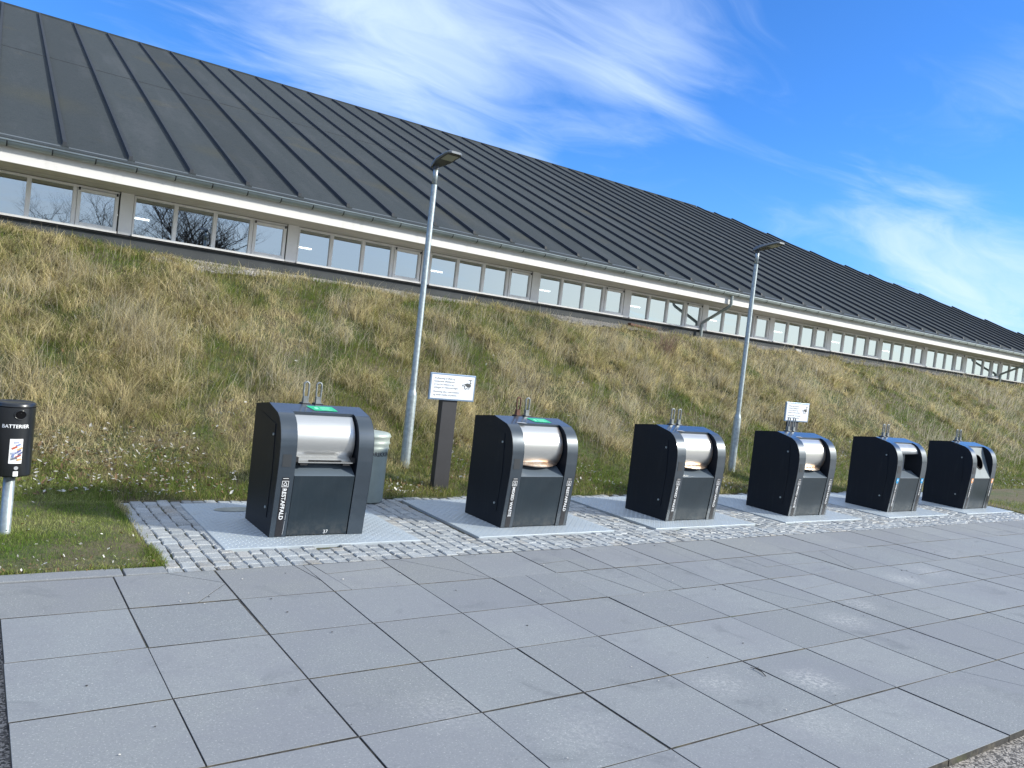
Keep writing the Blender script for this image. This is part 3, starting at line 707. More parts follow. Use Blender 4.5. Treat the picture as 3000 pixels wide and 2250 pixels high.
# felt drip / flashing between roof edge and gutter
mb = MB(); mb.add([(XL,E0y-.04,E0z-.035),(39.9,E0y-.04,E0z-.035),(39.9,E0y+.14,rz(E0y+.14)+.004),(XL,E0y+.14,rz(E0y+.14)+.004)], [(0,1,2,3)])
mb.build('eave_flashing', mat('eave_lead', (.10,.115,.125), .5, metal=.2, var=.15, vscale=2), hall)
for dx_ in (S0+5*BAY-.02, S0+11*BAY-.02, S0-1*BAY-.02):
    dp = MB()
    dp.tube([(dx_,gy,gz-.06),(dx_,gy,3.535),(dx_,gy+.015,3.49)], .038)
    dp.tube([(dx_,gy+.01,3.50),(dx_,gy+.06,3.455),(dx_,-.10,3.06),(dx_,-.072,3.02)], .038)
    dp.tube([(dx_,-.072,3.04),(dx_,-.07,2.99),(dx_,-.07,2.45)], .038)
    for zc in (3.56, 2.95): 
        dp.tube([(dx_, gy if zc > 3.3 else -.07, zc), (dx_, gy if zc > 3.3 else -.07, zc+.03)], .043)
    dp.build('downpipe', m_galvd, hall)
# interior seen through the glass
mb = MB()
mb.add([(XL,.31,2.0),(XR,.31,2.0),(XR,9,2.0),(XL,9,2.0)], [(0,1,2,3)]); mb.add([(XL,9,2.0),(XR,9,2.0),(XR,9,3.66),(XL,9,3.66)], [(0,1,2,3)])
mb.add([(XL,.22,3.66),(XR,.22,3.66),(XR,9,3.66),(XL,9,3.66)], [(3,2,1,0)])
mb.add([(XL,.2,2.0),(XL,9,2.0),(XL,9,3.66),(XL,.2,3.66)], [(0,1,2,3)]); mb.add([(XR,.2,2.0),(XR,9,2.0),(XR,9,3.66),(XR,.2,3.66)], [(3,2,1,0)])
mb.build('interior_lining', m_room, hall)
LL = ['lit fluorescent strip seen through the windows, %s' % q for q in ('nearest the left edge, beside the mirrored tree', 'second from the left', 'third from the left', 'fourth from the left', 'fifth from the left, left of the downpipe', 'first one right of the downpipe', 'second one right of the downpipe', 'third one right of the downpipe', 'farthest to the right')]
for i in range(9):
    lx = 2.42+i*3.30
    t = empty('ceiling_light', (lx, 17.0, 3.50-TILT*lx), label=LL[i], cat='light', group='fluorescent lights inside the hall')
    b_ = MB(); b_.box(-.30,.30,-.07,.07,.0,.05); b_.build('housing', m_lamp, t)
    b_ = MB(); b_.tube([(-.28,0,-.018),(.28,0,-.018)], .017, 8); b_.build('tube', m_tube, t)
# gathered curtains in one bay
for cx_ in (S0+7*BAY+1.60,):
    cb = MB(); n_ = 26
    pts = [(cx_+(i/n_-.5)*.36, .13+.02*math.sin(i*1.9)) for i in range(n_+1)]
    vs = [(x,y,2.9) for x,y in pts]+[(cx_+(x-cx_)*.35,y,3.46) for x,y in pts]
    cb.add(vs, [(i,i+1,n_+2+i,n_+1+i) for i in range(n_)], sm=True); cb.build('curtain', m_curt, hall)
# dark saucer on the inner sill
mb = MB(); mb.lathe([(.001,0),(.07,.0),(.09,.03),(.085,.035),(.06,.012),(.001,.012)], (0,0), 20)
o = mb.build('bowl', m_black, loc=(S0+1*BAY+2.17, WY+.12, 2.925)); tag(o, 'small dark bowl on the sill inside the third bay of windows', 'bowl')
o.data.transform(Matrix.Identity(4))

# ------------------------------------------------------------------ waste containers
PR = [(0,0),(-.030,.25),(-.058,.50),(-.066,.62),(-.066,.725),(-.058,.790),(-.040,.850),(-.012,.903),(.028,.946),(.082,.978),(.16,.996),(.31,1.030),(.48,1.010),(.65,.988),(.65,0)]
def ease(P_):  # densify the curved nose
    out_ = []
    for i, p in enumerate(P_[:-1]):
        out_.append(p)
    out_.append(P_[-1]); return out_
LEG = .134
def yfront(z): 
    zs = [p[1] for p in PR[:11]]; ysx = [p[0] for p in PR[:11]]; return float(np.interp(z, zs, ysx))
def make_bin(kind, x, label, texts=None, sticker=False, rust=False, icon=None, rustyhook=False, number=False):
    t = empty('waste_container', (x, BY, .006), label=label, cat='waste container', group='row of underground waste container inlets')
    A, B = LEG, BW-LEG
    # carcass: side sheets + back, colour darkened to carry their shade
    bd = MB()
    inner = [(y+.004 if 0 < i < 13 else y, z) for i, (y, z) in enumerate(PR)]
    for xa, xb in ((0,.003),(BW-.003,BW)):
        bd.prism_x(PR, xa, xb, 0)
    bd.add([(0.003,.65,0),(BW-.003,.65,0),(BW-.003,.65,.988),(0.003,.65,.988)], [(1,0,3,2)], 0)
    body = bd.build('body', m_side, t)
    # arch frame: two legs and the roof sheet in satin anthracite
    fm = MB()
    fr = PR[:12]; nfr = len(fr)
    for xa, xb in ((.003,A),(B,BW-.003)):
        fm.sheet_x(PR[:14], xa, xb, 0, False)
        xi = A if xa < .1 else B     # inner cheek, in the same shade-darkened sheet
        ch = [p for p in PR[:12]]+[(.31,.50),(.31,0)]
        fm.add([(xi,y,z) for y,z in ch], [tuple(range(len(ch)))], 1, False)
    fm.sheet_x([(.118,.987)]+[p for p in PR[11:14]], A, B, 0, False)
    fm.sheet_x([(.118,.987),(.118,.960),(.128,.958)], A, B, 0, False)
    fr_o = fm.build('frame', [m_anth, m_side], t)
    for p in fr_o.data.polygons:
        if abs(p.normal.x) < .5 and p.center.z > .74 and p.center.y < .075: p.use_smooth = True
    # front panel with shadow gap
    fp = MB(); gp = .005
    pp = [(.006,.008),(-.024,.25),(-.053,.497),(-.045,.503),(.08,.582),(.115,.585),(.03,.008)]
    fp.prism_x(pp, A+gp, B-gp); fp.mi[2] = fp.mi[3] = 1
    fp.build('front_panel', [m_front, m_shelf], t, bevel=.002)
    vb = MB()
    if kind != 'drum': vb.add([(A,.02,0),(B,.02,0),(B,-.03,.49),(A,-.03,.49)], [(0,1,2,3)])
    if kind == 'drum':
        vb.add([(A,.30,.5),(B,.30,.5),(B,.30,.99),(A,.30,.99)], [(0,1,2,3)]); vb.build('cavity', m_void, t)
        cy_, cz_, R_ = .238, .762, .236
        dm = MB(); a0, a1 = math.radians(122), math.radians(222)
        arc = [(cy_+R_*math.cos(q), cz_+R_*math.sin(q)) for q in np.linspace(a0, a1, 30)]
        dm.sheet_x(arc, A+.012, B-.012, 0, True)
        dm.add([(A+.012,cy_,cz_)]+[(A+.012,y,z) for y,z in arc], [tuple(range(len(arc)+1))], 0); dm.add([(B-.012,cy_,cz_)]+[(B-.012,y,z) for y,z in arc], [tuple(range(len(arc),-1,-1))], 0)
        dm.build('drum', m_drumr if rust else m_drum, t)
        lb = MB(); lb.prism_x([(.119,.959),(.132,.905),(.140,.905),(.128,.959)], A+.001, B-.001); lb.build('lintel', m_rust if rust else m_anth, t)
        hb = MB(); n_ = 18
        if rust:   # bowed lip
            pts = []
            for i in range(n_+1):
                s_ = i/n_; xx = A+.018+(B-A-.036)*s_; bow = math.sin(math.pi*s_)
                pts.append((xx, .055-.075*bow**.8, .607-.016*bow))
            vs = []; 
            for (xx, yy, zz) in pts: vs += [(xx,.075,.638),(xx,yy,zz),(xx,yy,zz-.008),(xx,.085,.612)]
            fs = []
            for i in range(n_):
                for j in range(4): fs.append((i*4+j,i*4+(j+1)%4,i*4+4+(j+1)%4,i*4+4+j))
            fs += [(3,2,1,0),(n_*4,n_*4+1,n_*4+2,n_*4+3)]
            hb.add(vs, fs, sm=False); hb.build('lip', m_drumr, t)
        else:
            hb.prism_x([(.050,.640),(-.002,.612),(-.040,.604),(-.040,.598),(-.002,.604),(.055,.610)], A+.03, B-.03)
            hd = hb.build('handle', m_drum, t)
            sb = MB(); sb.box(A+.12, B-.12, -.022, -.006, .6115, .6165); sb.build('slot', m_void, hd)
            kb = MB()
            for xa in (A+.004, B-.034): kb.box(xa, xa+.03, -.028, .05, .600, .640)
            for xa in (A+.05, B-.11): kb.box(xa, xa+.06, -.030, .03, .578, .597)
            kb.build('bracket', m_black, t)
    elif kind == 'slot':
        vb.build('cavity', m_void, t)
        tp = MB(); pr_ = [(.119,.968),(.085,.955),(.045,.925),(.018,.885),(.008,.840),(.016,.838)]
        tp.sheet_x(pr_, A+.001, B-.001, 0, True); tp.build('hood', m_panelg, t)
        ip = MB(); ip.add([(A,.016,.838),(B,.016,.838),(B,.20,.800),(A,.20,.800)], [(3,2,1,0)], 0)
        ip.add([(A,.20,.800),(B,.20,.800),(B,.20,.590),(A,.20,.590)], [(3,2,1,0)], 0)
        ip.add([(A,.20,.590),(B,.20,.590),(B,-.048,.501),(A,-.048,.501)], [(3,2,1,0)], 0)
        ip.build('throw_in_chute', mat('grey_chute', (.50,.52,.53), .6, var=.15, vscale=6), t)
    else:
        vb.build('cavity', m_void, t)
        n_ = 40; cx_ = (A+B)/2; rr = .116; yz = lambda s_: (.118-.171*s_, .962-.462*s_)   # s 0 top .. 1 bottom along slope
        Ls = math.hypot(.171,.462); cs_ = .47
        tp = MB(); ins = [(cx_+rr*math.cos(q), cs_+rr*math.sin(q)/Ls) for q in np.linspace(0,2*math.pi,n_,endpoint=False)]
        outs = []
        for (xx, ss) in ins:
            dx, ds = xx-cx_, ss-cs_; kx_ = ((B-A)/2-.001)/abs(dx) if abs(dx) > 1e-6 else 1e9; ks = (((1-cs_) if ds > 0 else cs_))/abs(ds) if abs(ds) > 1e-6 else 1e9
            q = min(kx_, ks); outs.append((cx_+dx*q, cs_+ds*q))
        P3 = lambda xs_: (xs_[0], *yz(xs_[1]))
        tp.add([P3(p) for p in ins]+[P3(p) for p in outs], [(i,(i+1)%n_,n_+(i+1)%n_,n_+i) for i in range(n_)])
        for cxx, css in ((A+.001,0),(B-.001,0),(A+.001,1),(B-.001,1)):
            # fill the corners the radial fan leaves open
            near = sorted(range(n_), key=lambda i: (outs[i][0]-cxx)**2+(outs[i][1]-css)**2*Ls*Ls)[:2]
            tp.add([P3((cxx,css)), P3(outs[near[0]]), P3(outs[near[1]])], [(0,1,2)])
        tp.build('sloping_panel', mat('slate_grey_sheet', (.13,.165,.185), .6, var=.15, vscale=5), t)
        rg = MB(); ring = [Vector(P3(p))+Vector((0,-.004,-.001)) for p in ins]; rg.tube(ring, .007, 6, closed=True)
        dn = Vector((0,.462,-.171)).normalized()
        rg2 = MB(); rg2.add([P3(p) for p in ins]+[tuple(Vector(P3(p))+dn*.12) for p in ins], [((i+1)%n_,i,n_+i,n_+(i+1)%n_) for i in range(n_)], sm=True)
        rg2.add([tuple(Vector(P3(p))+dn*.12) for p in ins], [tuple(range(n_))])
        rg.build('hole_rim', m_black, t); rg2.build('hole', m_void, t)
    # service door on the side, with two locks
    db = MB(); dpoly = [(.50,.13),(.085,.145),(.035,.50),(.070,.885),(.115,.915),(.49,.945)]
    dpoly = [(.505,.118),(.100,.135),(.068,.53),(.088,.885),(.50,.945)]
    k_ = len(dpoly)
    db.add([(-.0045,y,z) for y,z in dpoly]+[(0.0,y,z) for y,z in dpoly], [tuple(range(k_))]+[(i,(i+1)%k_,k_+(i+1)%k_,k_+i) for i in range(k_)])
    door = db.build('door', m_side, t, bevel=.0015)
    for (y, z) in ((.105,.80),(.135,.212)):
        lk = MB(); lk.tube([(-.012,y,z),(-.003,y,z)], .011, 12); lk.build('lock', m_galv, door)
    # lifting eyes
    for i, hx in enumerate((.325,.435)):
        hm = m_rustm if (rustyhook and i == 0) else mat('worn_steel', (.22,.24,.25), .5, metal=.6, var=.2, vscale=20)
        hk = MB(); zb = 1.012
        hk.box(hx-.036, hx+.036, .345, .425, zb-.004, zb+.024, 1)
        hk.box(hx-.028, hx+.030, .355, .415, zb+.024, zb+.030, 0)
        hk.box(hx-.022, hx+.014, .368, .402, zb+.030, zb+.080, 0)
        pts = [(hx-.018,.385,zb+.07),(hx-.021,.385,zb+.12),(hx-.020,.385,zb+.165)]+[(hx+.0225*math.cos(a_),.385,zb+.175+.026*math.sin(a_)) for a_ in np.linspace(math.pi,0,9)]+[(hx+.022,.385,zb+.12),(hx+.020,.385,zb+.03)]
        hk.tube(pts, .0078, 8, 0)
        hk.build('lifting_hook', [hm, m_black], t)
    # key-reader cover on the left leg
    cd = MB(); cd.add([(.028,yfront(.575)-.003,.570),(.098,yfront(.575)-.003,.570),(.098,yfront(.67)-.003,.668),(.028,yfront(.67)-.003,.668)], [(0,1,2,3)])
    cd.add([(.028,yfront(.575),.570),(.098,yfront(.575),.570),(.098,yfront(.575)-.003,.570),(.028,yfront(.575)-.003,.570)], [(0,1,2,3)])
    cd.build('reader_cover', mat('reader_cover_grey', (.028,.032,.037), .5), t)
    # film strips with pictogram and lettering
    def strip(xc, word, size):
        sb = MB(); zz = [.006,.12,.25,.38,.485]; hw = .027
        sb.add([(xc+sx_, yfront(z)-.0022, z) for z in zz for sx_ in (-hw,hw)], [(2*i,2*i+1,2*i+3,2*i+2) for i in range(4)])
        st = sb.build('label_strip', m_strip, t)
        ic = MB(); yo = lambda z: yfront(z)-.0042
        def rect(x0,x1,z0,z1,mi=0,dy=0.): ic.add([(x0,yo(z0)-dy,z0),(x1,yo(z0)-dy,z0),(x1,yo(z1)-dy,z1),(x0,yo(z1)-dy,z1)], [(0,1,2,3)], mi)
        if icon:
            rect(xc-.031,xc+.031,.440,.495); rect(xc-.022,xc+.022,.421,.4395)
            rect(xc-.010,xc+.010,.452,.478,1,.0015)
            ic.build('pictogram', [icon, m_txtw], st)
            zs = .420
        else:
            b0, b1 = .408, .458; w_ = .0036
            rect(xc-.026,xc+.026,b1-w_,b1); rect(xc-.026,xc+.026,b0,b0+w_); rect(xc-.026,xc-.026+w_,b0+w_,b1-w_); rect(xc+.026-w_,xc+.026,b0+w_,b1-w_)
            # bag outline: body and tied neck
            bag = [(-.011,.417),(.011,.417),(.014,.429),(.009,.440),(.003,.4435),(.006,.450),(-.006,.450),(-.003,.4435),(-.009,.440),(-.014,.429)]
            kk = len(bag); inn = [(a_*.66, .432+(b_-.432)*.66) for a_, b_ in bag]
            ic.add([(xc+a_,yo(b_),b_) for a_,b_ in bag]+[(xc+a_,yo(b_),b_) for a_,b_ in inn], [(i,(i+1)%kk,kk+(i+1)%kk,kk+i) for i in range(kk)])
            rect(xc-.022,xc+.022,.475,.479)
            ic.build('pictogram', m_txtw, st); zs = .398
        xo = xc-size*.345
        text_mesh('lettering', word, size, lambda u_, v_: Vector((xo+v_, yfront(zs-u_)-.0045, zs-u_)), m_txtw, st, bold=.0008)
    if texts:
        if texts[0]: strip(.072, *texts[0])
        if texts[1]: strip(BW-.062, *texts[1])
    if sticker:
        stx = .30 if not rust else .36
        P0 = lambda x_, s_: (x_, .16+(.31-.16)*s_, .996+(1.03-.996)*s_+.0035)
        sb = MB(); sb.add([P0(stx+.03,-.02), P0(stx+.23,-.02), P0(stx+.215,.72), P0(stx-.01,.72)], [(0,1,2,3)])
        st = sb.build('green_sticker', m_green, t)
        ib = MB()
        for q in range(3):
            s0 = .12+q*.17; ib.add([(*P0(stx+.095,s0)[:2],P0(0,s0)[2]+.001),(*P0(stx+.19-.02*(q%2),s0)[:2],P0(0,s0)[2]+.001),(*P0(stx+.19-.02*(q%2),s0+.07)[:2],P0(0,s0+.07)[2]+.001),(*P0(stx+.095,s0+.07)[:2],P0(0,s0+.07)[2]+.001)], [(0,1,2,3)])
        ib.add([(stx+.062+.018*math.cos(q), P0(0,.36)[1]+.022*math.sin(q), P0(0,.36+.15*math.sin(q))[2]+.001) for q in np.linspace(0,6.28,14)[:-1]], [tuple(range(13))])
        ib.build('sticker_print', m_greenl, st)
    if rust:   # peeled edge of the roof sheet over the drum
        pb = MB(); pb.add([(A+.004,.112,.9895),(A+.12,.10,.985),(A+.10,.125,.992),(A+.01,.13,.993)], [(0,1,2,3)]); pb.build('bent_edge', m_dscratch, t)
    if number:
        text_mesh('number', '37', .042, lambda u_, v_: Vector((.44+u_, yfront(.012+v_)-.0015+.006, .016+v_)), m_txtw, t, bold=0)
        sc = MB(); 
        for (xa, za, zb_) in ((.106,.14,.20),(.104,.05,.13),(.101,.02,.05)): sc.add([(xa,yfront(za)-.0026,za),(xa+.004,yfront(za)-.0026,za),(xa+.0055,yfront(zb_)-.0026,zb_),(xa+.003,yfront(zb_)-.0026,zb_)], [(0,1,2,3)])
        sc.build('scrape', m_dscratch, t)
    return t
MW, RA = ('MIXED WASTE', .044), ('RESTAFFALD', .044)
make_bin('drum', BX[0], 'anthracite waste container with flat steel handle bar and clean drum, nearest of the row', texts=[('RESTAFFALD', .045), None], sticker=True, number=True)
make_bin('drum', BX[1], 'anthracite waste container with green sticker, rusty lifting eye and rust stained drum', texts=[MW, RA], sticker=True, rust=True, rustyhook=True)
make_bin('drum', BX[2], 'anthracite waste container with steel drum, third from the left, just before the second lamp post', texts=[MW, RA], rust=True)
make_bin('drum', BX[3], 'anthracite waste container with drum standing in front of the farther warning sign', texts=[MW, RA], rust=True)
make_bin('slot', BX[4], 'anthracite waste container with open rectangular chute and blue pictograms', texts=[('PAPER & CARDBOARD', .033), ('PAPIR & PAP', .033)], icon=m_blue)
make_bin('hole', BX[5], 'anthracite waste container with round hole and orange pictograms, farthest of the row', texts=[('GLASS & METAL', .033), ('GLAS & METAL', .033)], icon=m_orange)

# chequer plates
plab = ['galvanised chequer plate under the nearest waste container', 'galvanised chequer plate under the container with the rusty lifting eye', 'galvanised chequer plate under the third waste container from the left',
        'galvanised chequer plate under the container by the farther warning sign', 'galvanised chequer plate under the container with blue pictograms', 'galvanised chequer plate under the container with the round hole']
for i, (x0, x1, y0, y1) in enumerate(plates):
    t = empty('chequer_plate', (x0, y0, 0), label=plab[i], cat='steel plate', group='chequer plates under the waste containers')
    W, D = x1-x0, y1-y0
    mb = MB(); mb.box(0, W, 0, D, -.03, .0045); mb.build('plate', m_plate, t, bevel=.003)
    # raised tear pattern as real geometry
    n1_, n2_ = int(W/.036), int(D/.036); gx, gyy = np.meshgrid(np.arange(1,n1_), np.arange(1,n2_)); gx = gx.ravel(); gyy = gyy.ravel()
    a = np.where((gx+gyy)%2 == 0, math.pi/4, -math.pi/4); cx = gx*.036; cy = gyy*.036; L_, w_ = .0145, .0036
    ca, sa = np.cos(a), np.sin(a)
    V = np.zeros((len(cx),5,3))
    for k_, (p_, q_) in enumerate(((-L_,0),(0,-w_),(L_,0),(0,w_))): V[:,k_] = np.c_[cx+p_*ca-q_*sa, cy+p_*sa+q_*ca, np.full(len(cx),.0046)]
    V[:,4] = np.c_[cx, cy, np.full(len(cx),.0080)]
    F = (np.arange(len(cx))*5)[:,None,None]+np.array([(0,1,4),(1,2,4),(2,3,4),(3,0,4)])[None]
    o = bulk('tread', V.reshape(-1,3), F.reshape(-1,3), m_plate); o.parent = t
    if i == 0:
        ds = MB(); ds.add([(.42+.20*math.cos(q), 1.24+.085*math.sin(q), .0086) for q in np.linspace(0,6.28,30)[:-1]], [tuple(range(29))])
        ds.build('mud_stain', mat('dried_mud', (.30,.31,.27), .8, var=.15, vscale=12), t)

# ------------------------------------------------------------------ lamp posts
def lamp(x, y, z, ztop, label, lean=0.):
    t = empty('street_lamp', (x, y, z), label=label, cat='street lamp', group='galvanised lamp posts at the foot of the bank')
    hgt = ztop-z
    mb = MB(); mb.lathe([(.058,-.2),(.058,.88),(.054,.905),(.041,.945),(.0375,.97),(.034,hgt-.27)], (0,0), 24); mb.build('pole', m_galv, t)
    mb = MB(); mb.lathe([(.0,hgt-.27),(.029,hgt-.27),(.029,hgt-.04),(.0,hgt-.04)], (0,0), 20); mb.build('spigot', m_galv, t)
    # tapered flat head pointing over the paving, tilted slightly up
    hd = MB(); secs = [(.07,.040,.030),(.02,.050,.052),(-.08,.080,.046),(-.17,.104,.036),(-.38,.104,.024),(-.43,.092,.020),(-.452,.06,.012)]
    vs = []
    for (yy, hw, th) in secs:
        zz = hgt-.04-yy*.18
        vs += [(-hw,yy,zz+th*.1),(-hw*.82,yy,zz+th),(hw*.82,yy,zz+th),(hw,yy,zz+th*.1),(hw*.9,yy,zz-.012),(-hw*.9,yy,zz-.012)]
    fs = []; mi = []
    hd2 = []
    for i in range(len(secs)-1):
        for j in range(6):
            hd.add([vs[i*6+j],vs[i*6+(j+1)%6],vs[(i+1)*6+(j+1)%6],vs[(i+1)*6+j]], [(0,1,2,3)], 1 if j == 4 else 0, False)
    hd.add(vs[:6], [(0,1,2,3,4,5)], 0); hd.add(vs[-6:], [(5,4,3,2,1,0)], 0)
    head = hd.build('lamp_head', [m_lamp, m_lampd], t)
    ln = MB(); zq = lambda yy: hgt-.04-yy*.18-.0145
    ln.add([(-.072,-.39,zq(-.39)),(.072,-.39,zq(-.39)),(.072,-.23,zq(-.23)),(-.072,-.23,zq(-.23))], [(3,2,1,0)]); ln.build('lens', m_lens, head)
    cb = MB(); cb.tube([(0,.0,hgt-.09),(0,.0,hgt-.03)], .036, 16); cb.build('collar', m_lampd, head)
    return t
lamp(4.37, 8.41, .14, 3.80, 'galvanised lamp post between the trash can and the nearer warning sign')
lamp(10.26, 8.40, .13, 3.78, 'galvanised lamp post behind the gap between third and fourth waste containers')

# ------------------------------------------------------------------ warning signs
SIGN = ['Al afsætning af affald og', 'henkastede affaldsposer', 'er kun for beboere og', 'anlægget er videoovervåget.', '', 'Påvirkning efter overtrædelse', 'og skade meldes til politiet.']
def sign(x, y, z, top, label, ry=0.):
    t = empty('warning_sign', (x, y, z), ry, label=label, cat='sign', group='white surveillance signs on black posts')
    h0 = top-.30
    mb = MB(); mb.box(-.097,.097,-.045,.045,-.3,h0+.10); mb.build('post', m_pole, t, bevel=.004)
    mb = MB(); mb.box(-.295,.295,-.072,-.0465,h0,top); fr_ = mb.build('frame', m_signf, t, bevel=.004)
    mb = MB(); mb.add([(-.277,-.0735,h0+.018),(.277,-.0735,h0+.018),(.277,-.0735,top-.018),(-.277,-.0735,top-.018)], [(0,1,2,3)]); fc = mb.build('sign_face', m_signw, t)
    zz = top-.066
    for ln_ in SIGN:
        if ln_:
            text_mesh('lettering', ln_, .0285, lambda u_, v_, zz=zz: Vector((-.245+u_, -.0745, zz+v_)), m_ink, fc, bold=0., xs=.98)
        zz -= .034 if ln_ else .014
    ib = MB(); X_c, Z_c = .195, top-.105; Y_c = -.0748
    def pl(pts): ib.add([(X_c+a_, Y_c, Z_c+b_) for a_, b_ in pts], [tuple(range(len(pts)))])
    pl([(.0,.056),(.055,.050),(.055,.042),(.0,.048)]); pl([(.022,.046),(.030,.045),(.034,.026),(.022,.030)]); pl([(.018,.026),(.040,.022),(.044,.008),(.026,.010)])
    pl([(-.055,.0),(-.010,.014),(.028,.008),(.044,-.012),(.030,-.034),(-.002,-.036)][::-1])
    pl([(-.074,-.006),(-.062,.000),(-.058,-.020),(-.066,-.026),(-.075,-.020)][::-1])
    pl([(-.052,-.010),(-.008,-.046),(-.018,-.058),(-.036,-.058),(-.050,-.040)][::-1]); pl([(-.002,-.044),(.030,-.042),(.022,-.052),(-.004,-.054)][::-1])
    ib.build('camera_pictogram', m_ink, fc)
    lb = MB(); lb.tube([(X_c-.030,Y_c-.0005,Z_c-.036),(X_c-.030,Y_c-.0012,Z_c-.036)], .012, 14); lb.build('camera_lens', m_signw, fc)
    return t
sign(4.495, 7.76, 0, 1.345, 'white surveillance sign on black post beside the nearer lamp post')
sign(10.80, 7.76, 0, 1.375, 'white surveillance sign on black post behind the fourth waste container')

# ------------------------------------------------------------------ battery box
t = empty('battery_collection_box', (.285, 6.42, 0), label='black battery box with round hole on a galvanised post at the left edge', cat='battery box')
mb = MB(); mb.lathe([(.036,-.2),(.036,.60),(.0,.60)], (0,.0), 20); mb.build('post', m_galv, t)
R_ = .125; zb0, zb1 = .425, .935
mb = MB(); prof = [(.0,zb0+.012),(R_-.02,zb0+.006),(R_-.004,zb0),(R_,zb0+.01),(R_,zb1-.03),(R_-.001,zb1-.008),(R_-.012,zb1),(R_-.03,zb1-.006),(.0,zb1-.004)]
mb.lathe(prof, (0,0), 48)
bx = mb.build('box', m_batt, t)
fb = lambda u_, z_, rr=.0015: Vector(((R_+rr)*math.sin(u_/R_), -(R_+rr)*math.cos(u_/R_), z_))
th0 = .03
hb = MB(); hc = (.0+th0, .855)
hb.add([tuple(fb(hc[0]+.032*math.cos(q), hc[1]+.028*math.sin(q), .0025)) for q in np.linspace(0,6.28,26)[:-1]], [tuple(range(25))]); hb.build('hole', m_void, bx)
rb = MB(); rb.tube([tuple(fb(hc[0]+.035*math.cos(q), hc[1]+.031*math.sin(q), .002)) for q in np.linspace(0,2*math.pi,26)[:-1]], .004, 6, closed=True); rb.build('rim', m_batt, bx)
rb = MB(); rb.lathe([(R_+.001,.902),(R_+.003,.905),(R_+.001,.908)], (0,0), 48); rb.build('seam', m_void, bx)
text_mesh('lettering', 'BATTERIER', .034, lambda u_, v_: fb(u_-.085+th0*.3, .765+v_, .002), m_txtw, bx, bold=.0006, spacing=1.02, xs=.98)
def curved(name, mat_, u0, u1, z0, z1, rr, par, n=8):
    q = MB(); us = np.linspace(u0, u1, n)
    q.add([tuple(fb(a_, z_, rr)) for z_ in (z0, z1) for a_ in us], [(i,i+1,n+i+1,n+i) for i in range(n-1)]); return q.build(name, mat_, par)
st = curved('battery_sticker', m_paper, -.040+.02, .038+.02, .520, .690, .002, bx)
cols = [(.10,.12,.30),(.45,.10,.05),(.20,.25,.45),(.50,.30,.12),(.08,.10,.22),(.35,.38,.50),(.30,.06,.05),(.15,.16,.2)]
for i, (u_, z_, an, L_, c_) in enumerate([(.0,.665,.1,.032,5),(.012,.648,.4,.030,2),(-.01,.630,.5,.034,1),(.022,.622,.5,.034,3),(.012,.602,.6,.040,0),(-.012,.592,.1,.034,5),(-.016,.575,1.3,.026,2),(.014,.572,.5,.036,6),(.026,.590,.6,.030,4),(-.008,.556,.3,.036,7),(.02,.548,.3,.026,3)]):
    q = MB(); ca, sa = math.cos(an), math.sin(an); hw = .007
    pts = [(u_+.02+a_*ca-b_*sa, z_+a_*sa+b_*ca) for a_, b_ in ((-L_/2,-hw),(L_/2,-hw),(L_/2,hw),(-L_/2,hw))]
    pts = [(min(max(a_,-.019),.057), min(max(b_,.522),.688)) for a_, b_ in pts]
    q.add([tuple(fb(a_, b_, .003+.0003*i)) for a_, b_ in pts], [(0,1,2,3)]); q.build('printed_battery', mat('print_%d' % c_, cols[c_], .4), bx)
curved('white_label', m_paper, .012, .042, .432, .466, .002, bx)
q = MB(); q.add([tuple(fb(.028+.013*math.cos(a_), .489+.013*math.sin(a_), .002)) for a_ in np.linspace(0,6.28,18)[:-1]], [tuple(range(17))]); q.build('round_badge', m_dscratch, bx)

# ------------------------------------------------------------------ trash can behind the first container
t = empty('trash_can', (3.405, 7.36, 0), label='pale green ribbed steel trash can half hidden behind the nearest waste container', cat='trash can')
mb = MB(); mb.lathe([(.0,0),(.178,0),(.182,.01),(.190,.53),(.200,.545),(.193,.560),(.193,.585),(.205,.600),(.196,.615),(.196,.655),(.210,.668),(.200,.684),(.197,.690)], (0,0), 40)
mb.lathe([(.197,.690),(.185,.700),(.10,.712),(.0,.715)], (0,0), 40); mb.build('can', m_trash, t)
text_mesh('lettering', 'DRIKKIN', .060, lambda u_, v_: Vector((.1925*math.sin((u_-.115)/.19+.22), -.1925*math.cos((u_-.115)/.19+.22), .475+v_)), m_ink, t, bold=.0015, spacing=1.05)

# ------------------------------------------------------------------ small things on the bank
def shrub(x, y, n, hgt, label, spread=.5):
    z = float(bank(x, y)); mb = MB()
    for i in range(n):
        a_ = random.uniform(0,6.28); s_ = random.uniform(.1,spread); p = Vector((random.uniform(-.1,.1),random.uniform(-.08,.08),0)); pts = [p.copy()]; d = Vector((math.cos(a_)*s_, math.sin(a_)*s_, 1)).normalized()
        L_ = hgt*random.uniform(.5,1.1)
        for k in range(4): d = (d+Vector((random.uniform(-.2,.2),random.uniform(-.2,.2),random.uniform(-.05,.1)))).normalized(); p = p+d*L_/4; pts.append(p.copy())
        mb.tube([tuple(q) for q in pts], [.006,.005,.004,.003,.0015], 4, caps=False)
        for k in (1,2,3):
            for _ in range(2):
                dd = (d+Vector((random.uniform(-.9,.9),random.uniform(-.9,.9),random.uniform(-.1,.6)))).normalized(); mb.tube([tuple(pts[k]), tuple(pts[k]+dd*L_*.14), tuple(pts[k]+dd*L_*.27)], [.003,.002,.001], 3, caps=False)
    o = mb.build('bare_shrub', m_twig, loc=(x, y, z)); return tag(o, label, 'shrub')
shrub(12.1, 12.0, 50, .62, 'reddish leafless shrub near the top of the bank left of the downpipe', .8)
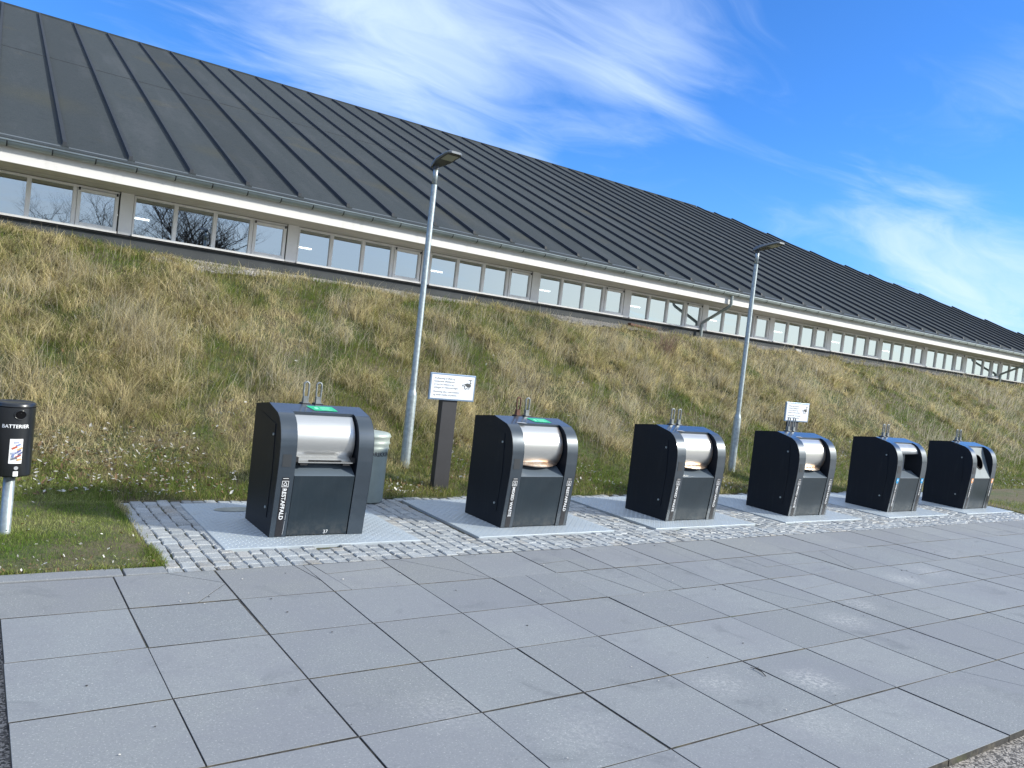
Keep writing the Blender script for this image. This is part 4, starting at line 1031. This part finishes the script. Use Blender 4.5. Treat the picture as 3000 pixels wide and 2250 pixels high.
def lump(name, x, y, sx_, sy_, sz_, m_, label, cat, dz=0.):
    mb = MB(); mb.box(-sx_,sx_,-sy_,sy_,0,sz_)
    o = mb.build(name, m_, loc=(x, y, float(bank(x,y))+dz), bevel=min(sx_,sy_,sz_)*.25); o.rotation_euler = (0,.03,.2); tag(o, label, cat)
lump('board', 13.0, 13.72, .55, .05, .06, m_rustm, 'reddish brown board lying against the hall plinth above the shrub', 'board', .03)
lump('concrete_block', 18.6, 13.55, .16, .10, .07, m_dscratch, 'pale concrete block at the top of the bank right of the second lamp post', 'block', .04)

# twig lying on the paving
mb = MB(); mb.tube([(3.790,2.800,.005),(3.802,2.765,.008),(3.800,2.730,.007),(3.775,2.680,.004)], [.0015,.0025,.0028,.002], 6); mb.tube([(3.802,2.765,.008),(3.83,2.775,.012)], .0015, 5)
tag(mb.build('twig', m_bark), 'short dark twig lying across a joint of the concrete paving', 'twig')
V = []; F = []
n = 150; X = rng.uniform(.4,14,n); Y = rng.uniform(GY,Y0,n); s = rng.uniform(.003,.008,n)
V = np.c_[X,Y,np.full(n,.004)][:,None,:]+oc[None]*(s[:,None,None]*rng.uniform(.6,1.4,(n,6,1)))*np.array([1,1,.6])
F = (np.arange(n)*6)[:,None,None]+np.array([(0,1,4),(1,2,4),(2,3,4),(3,0,4),(1,0,5),(2,1,5),(3,2,5),(0,3,5)])[None]
tc2 = np.where(rng.random((n,1,1)) < .5, .12, 1.6)*np.ones((1,6,3))
tag(bulk('grit', V.reshape(-1,3), F.reshape(-1,3), m_pebble, tc2.reshape(-1,3)), 'loose grit and crumbs scattered over the concrete paving', 'grit', kind='stuff')

# ------------------------------------------------------------------ bare trees across the road (seen mirrored in the windows)
def bare_tree(x, y, hgt, seed, label, tr=.32):
    rr = random.Random(seed); mb = MB(); cr = MB()
    t = empty('bare_tree', (x, y, 0), label=label, cat='tree', group='leafless trees across from the hall')
    def grow(p, d, L, rad, lvl):
        pts = [p.copy()]; rads = [rad]; q = p.copy(); dd = d.copy(); n_ = 5
        for k in range(n_):
            dd = (dd+Vector((rr.uniform(-.18,.18),rr.uniform(-.18,.18),rr.uniform(-.02,.12)))).normalized(); q = q+dd*L/n_; pts.append(q.copy()); rads.append(rad*(1-.45*(k+1)/n_))
        (mb if lvl < 2 else cr).tube([tuple(a_) for a_ in pts], rads, 8 if lvl < 2 else (5 if lvl < 4 else 3), caps=False)
        if lvl < 5:
            for k in range({0:5,1:5,2:5,3:5,4:4}[lvl]):
                i = rr.randint(2 if lvl else 3, n_); side = Vector((rr.uniform(-1,1),rr.uniform(-1,1),rr.uniform(-.1,.6))).normalized()
                nd = (dd*.55+side*.85).normalized(); grow(pts[i], nd, L*rr.uniform(.55,.8), rads[i]*rr.uniform(.5,.7), lvl+1)
    grow(Vector((0,0,-.1)), Vector((0,0,1)), hgt*.36, tr, 0)
    mb.build('trunk', m_bark, t); cr.build('crown', m_bark, t)
bare_tree(10.8, -20, 13, 3, 'leafless tree with thick forked trunk across from the hall, nearest the camera')
bare_tree(5.2, -23, 11, 8, 'leafless spreading tree left of the thick forked tree', .2)
bare_tree(15.5, -24, 10, 12, 'smaller leafless tree right of the thick forked tree', .16)
# low far hedge line mirrored in the far windows
X = rng.uniform(20, 160, 9000); hx = rng.uniform(.2,1,9000)*(3.5+4*fbm(X,X*0,.12,3)); Yh = -55+rng.normal(0,1.5,9000)
blades('far_thicket', X, Yh, hx, np.full(9000,.14), rng.uniform(.0,.5,9000), rng.uniform(0,6.28,9000), np.tile([[.05,.045,.035]],(9000,1))*rng.uniform(.5,1.4,(9000,1)), base_z=np.zeros(9000), label='far leafless thicket across the road')
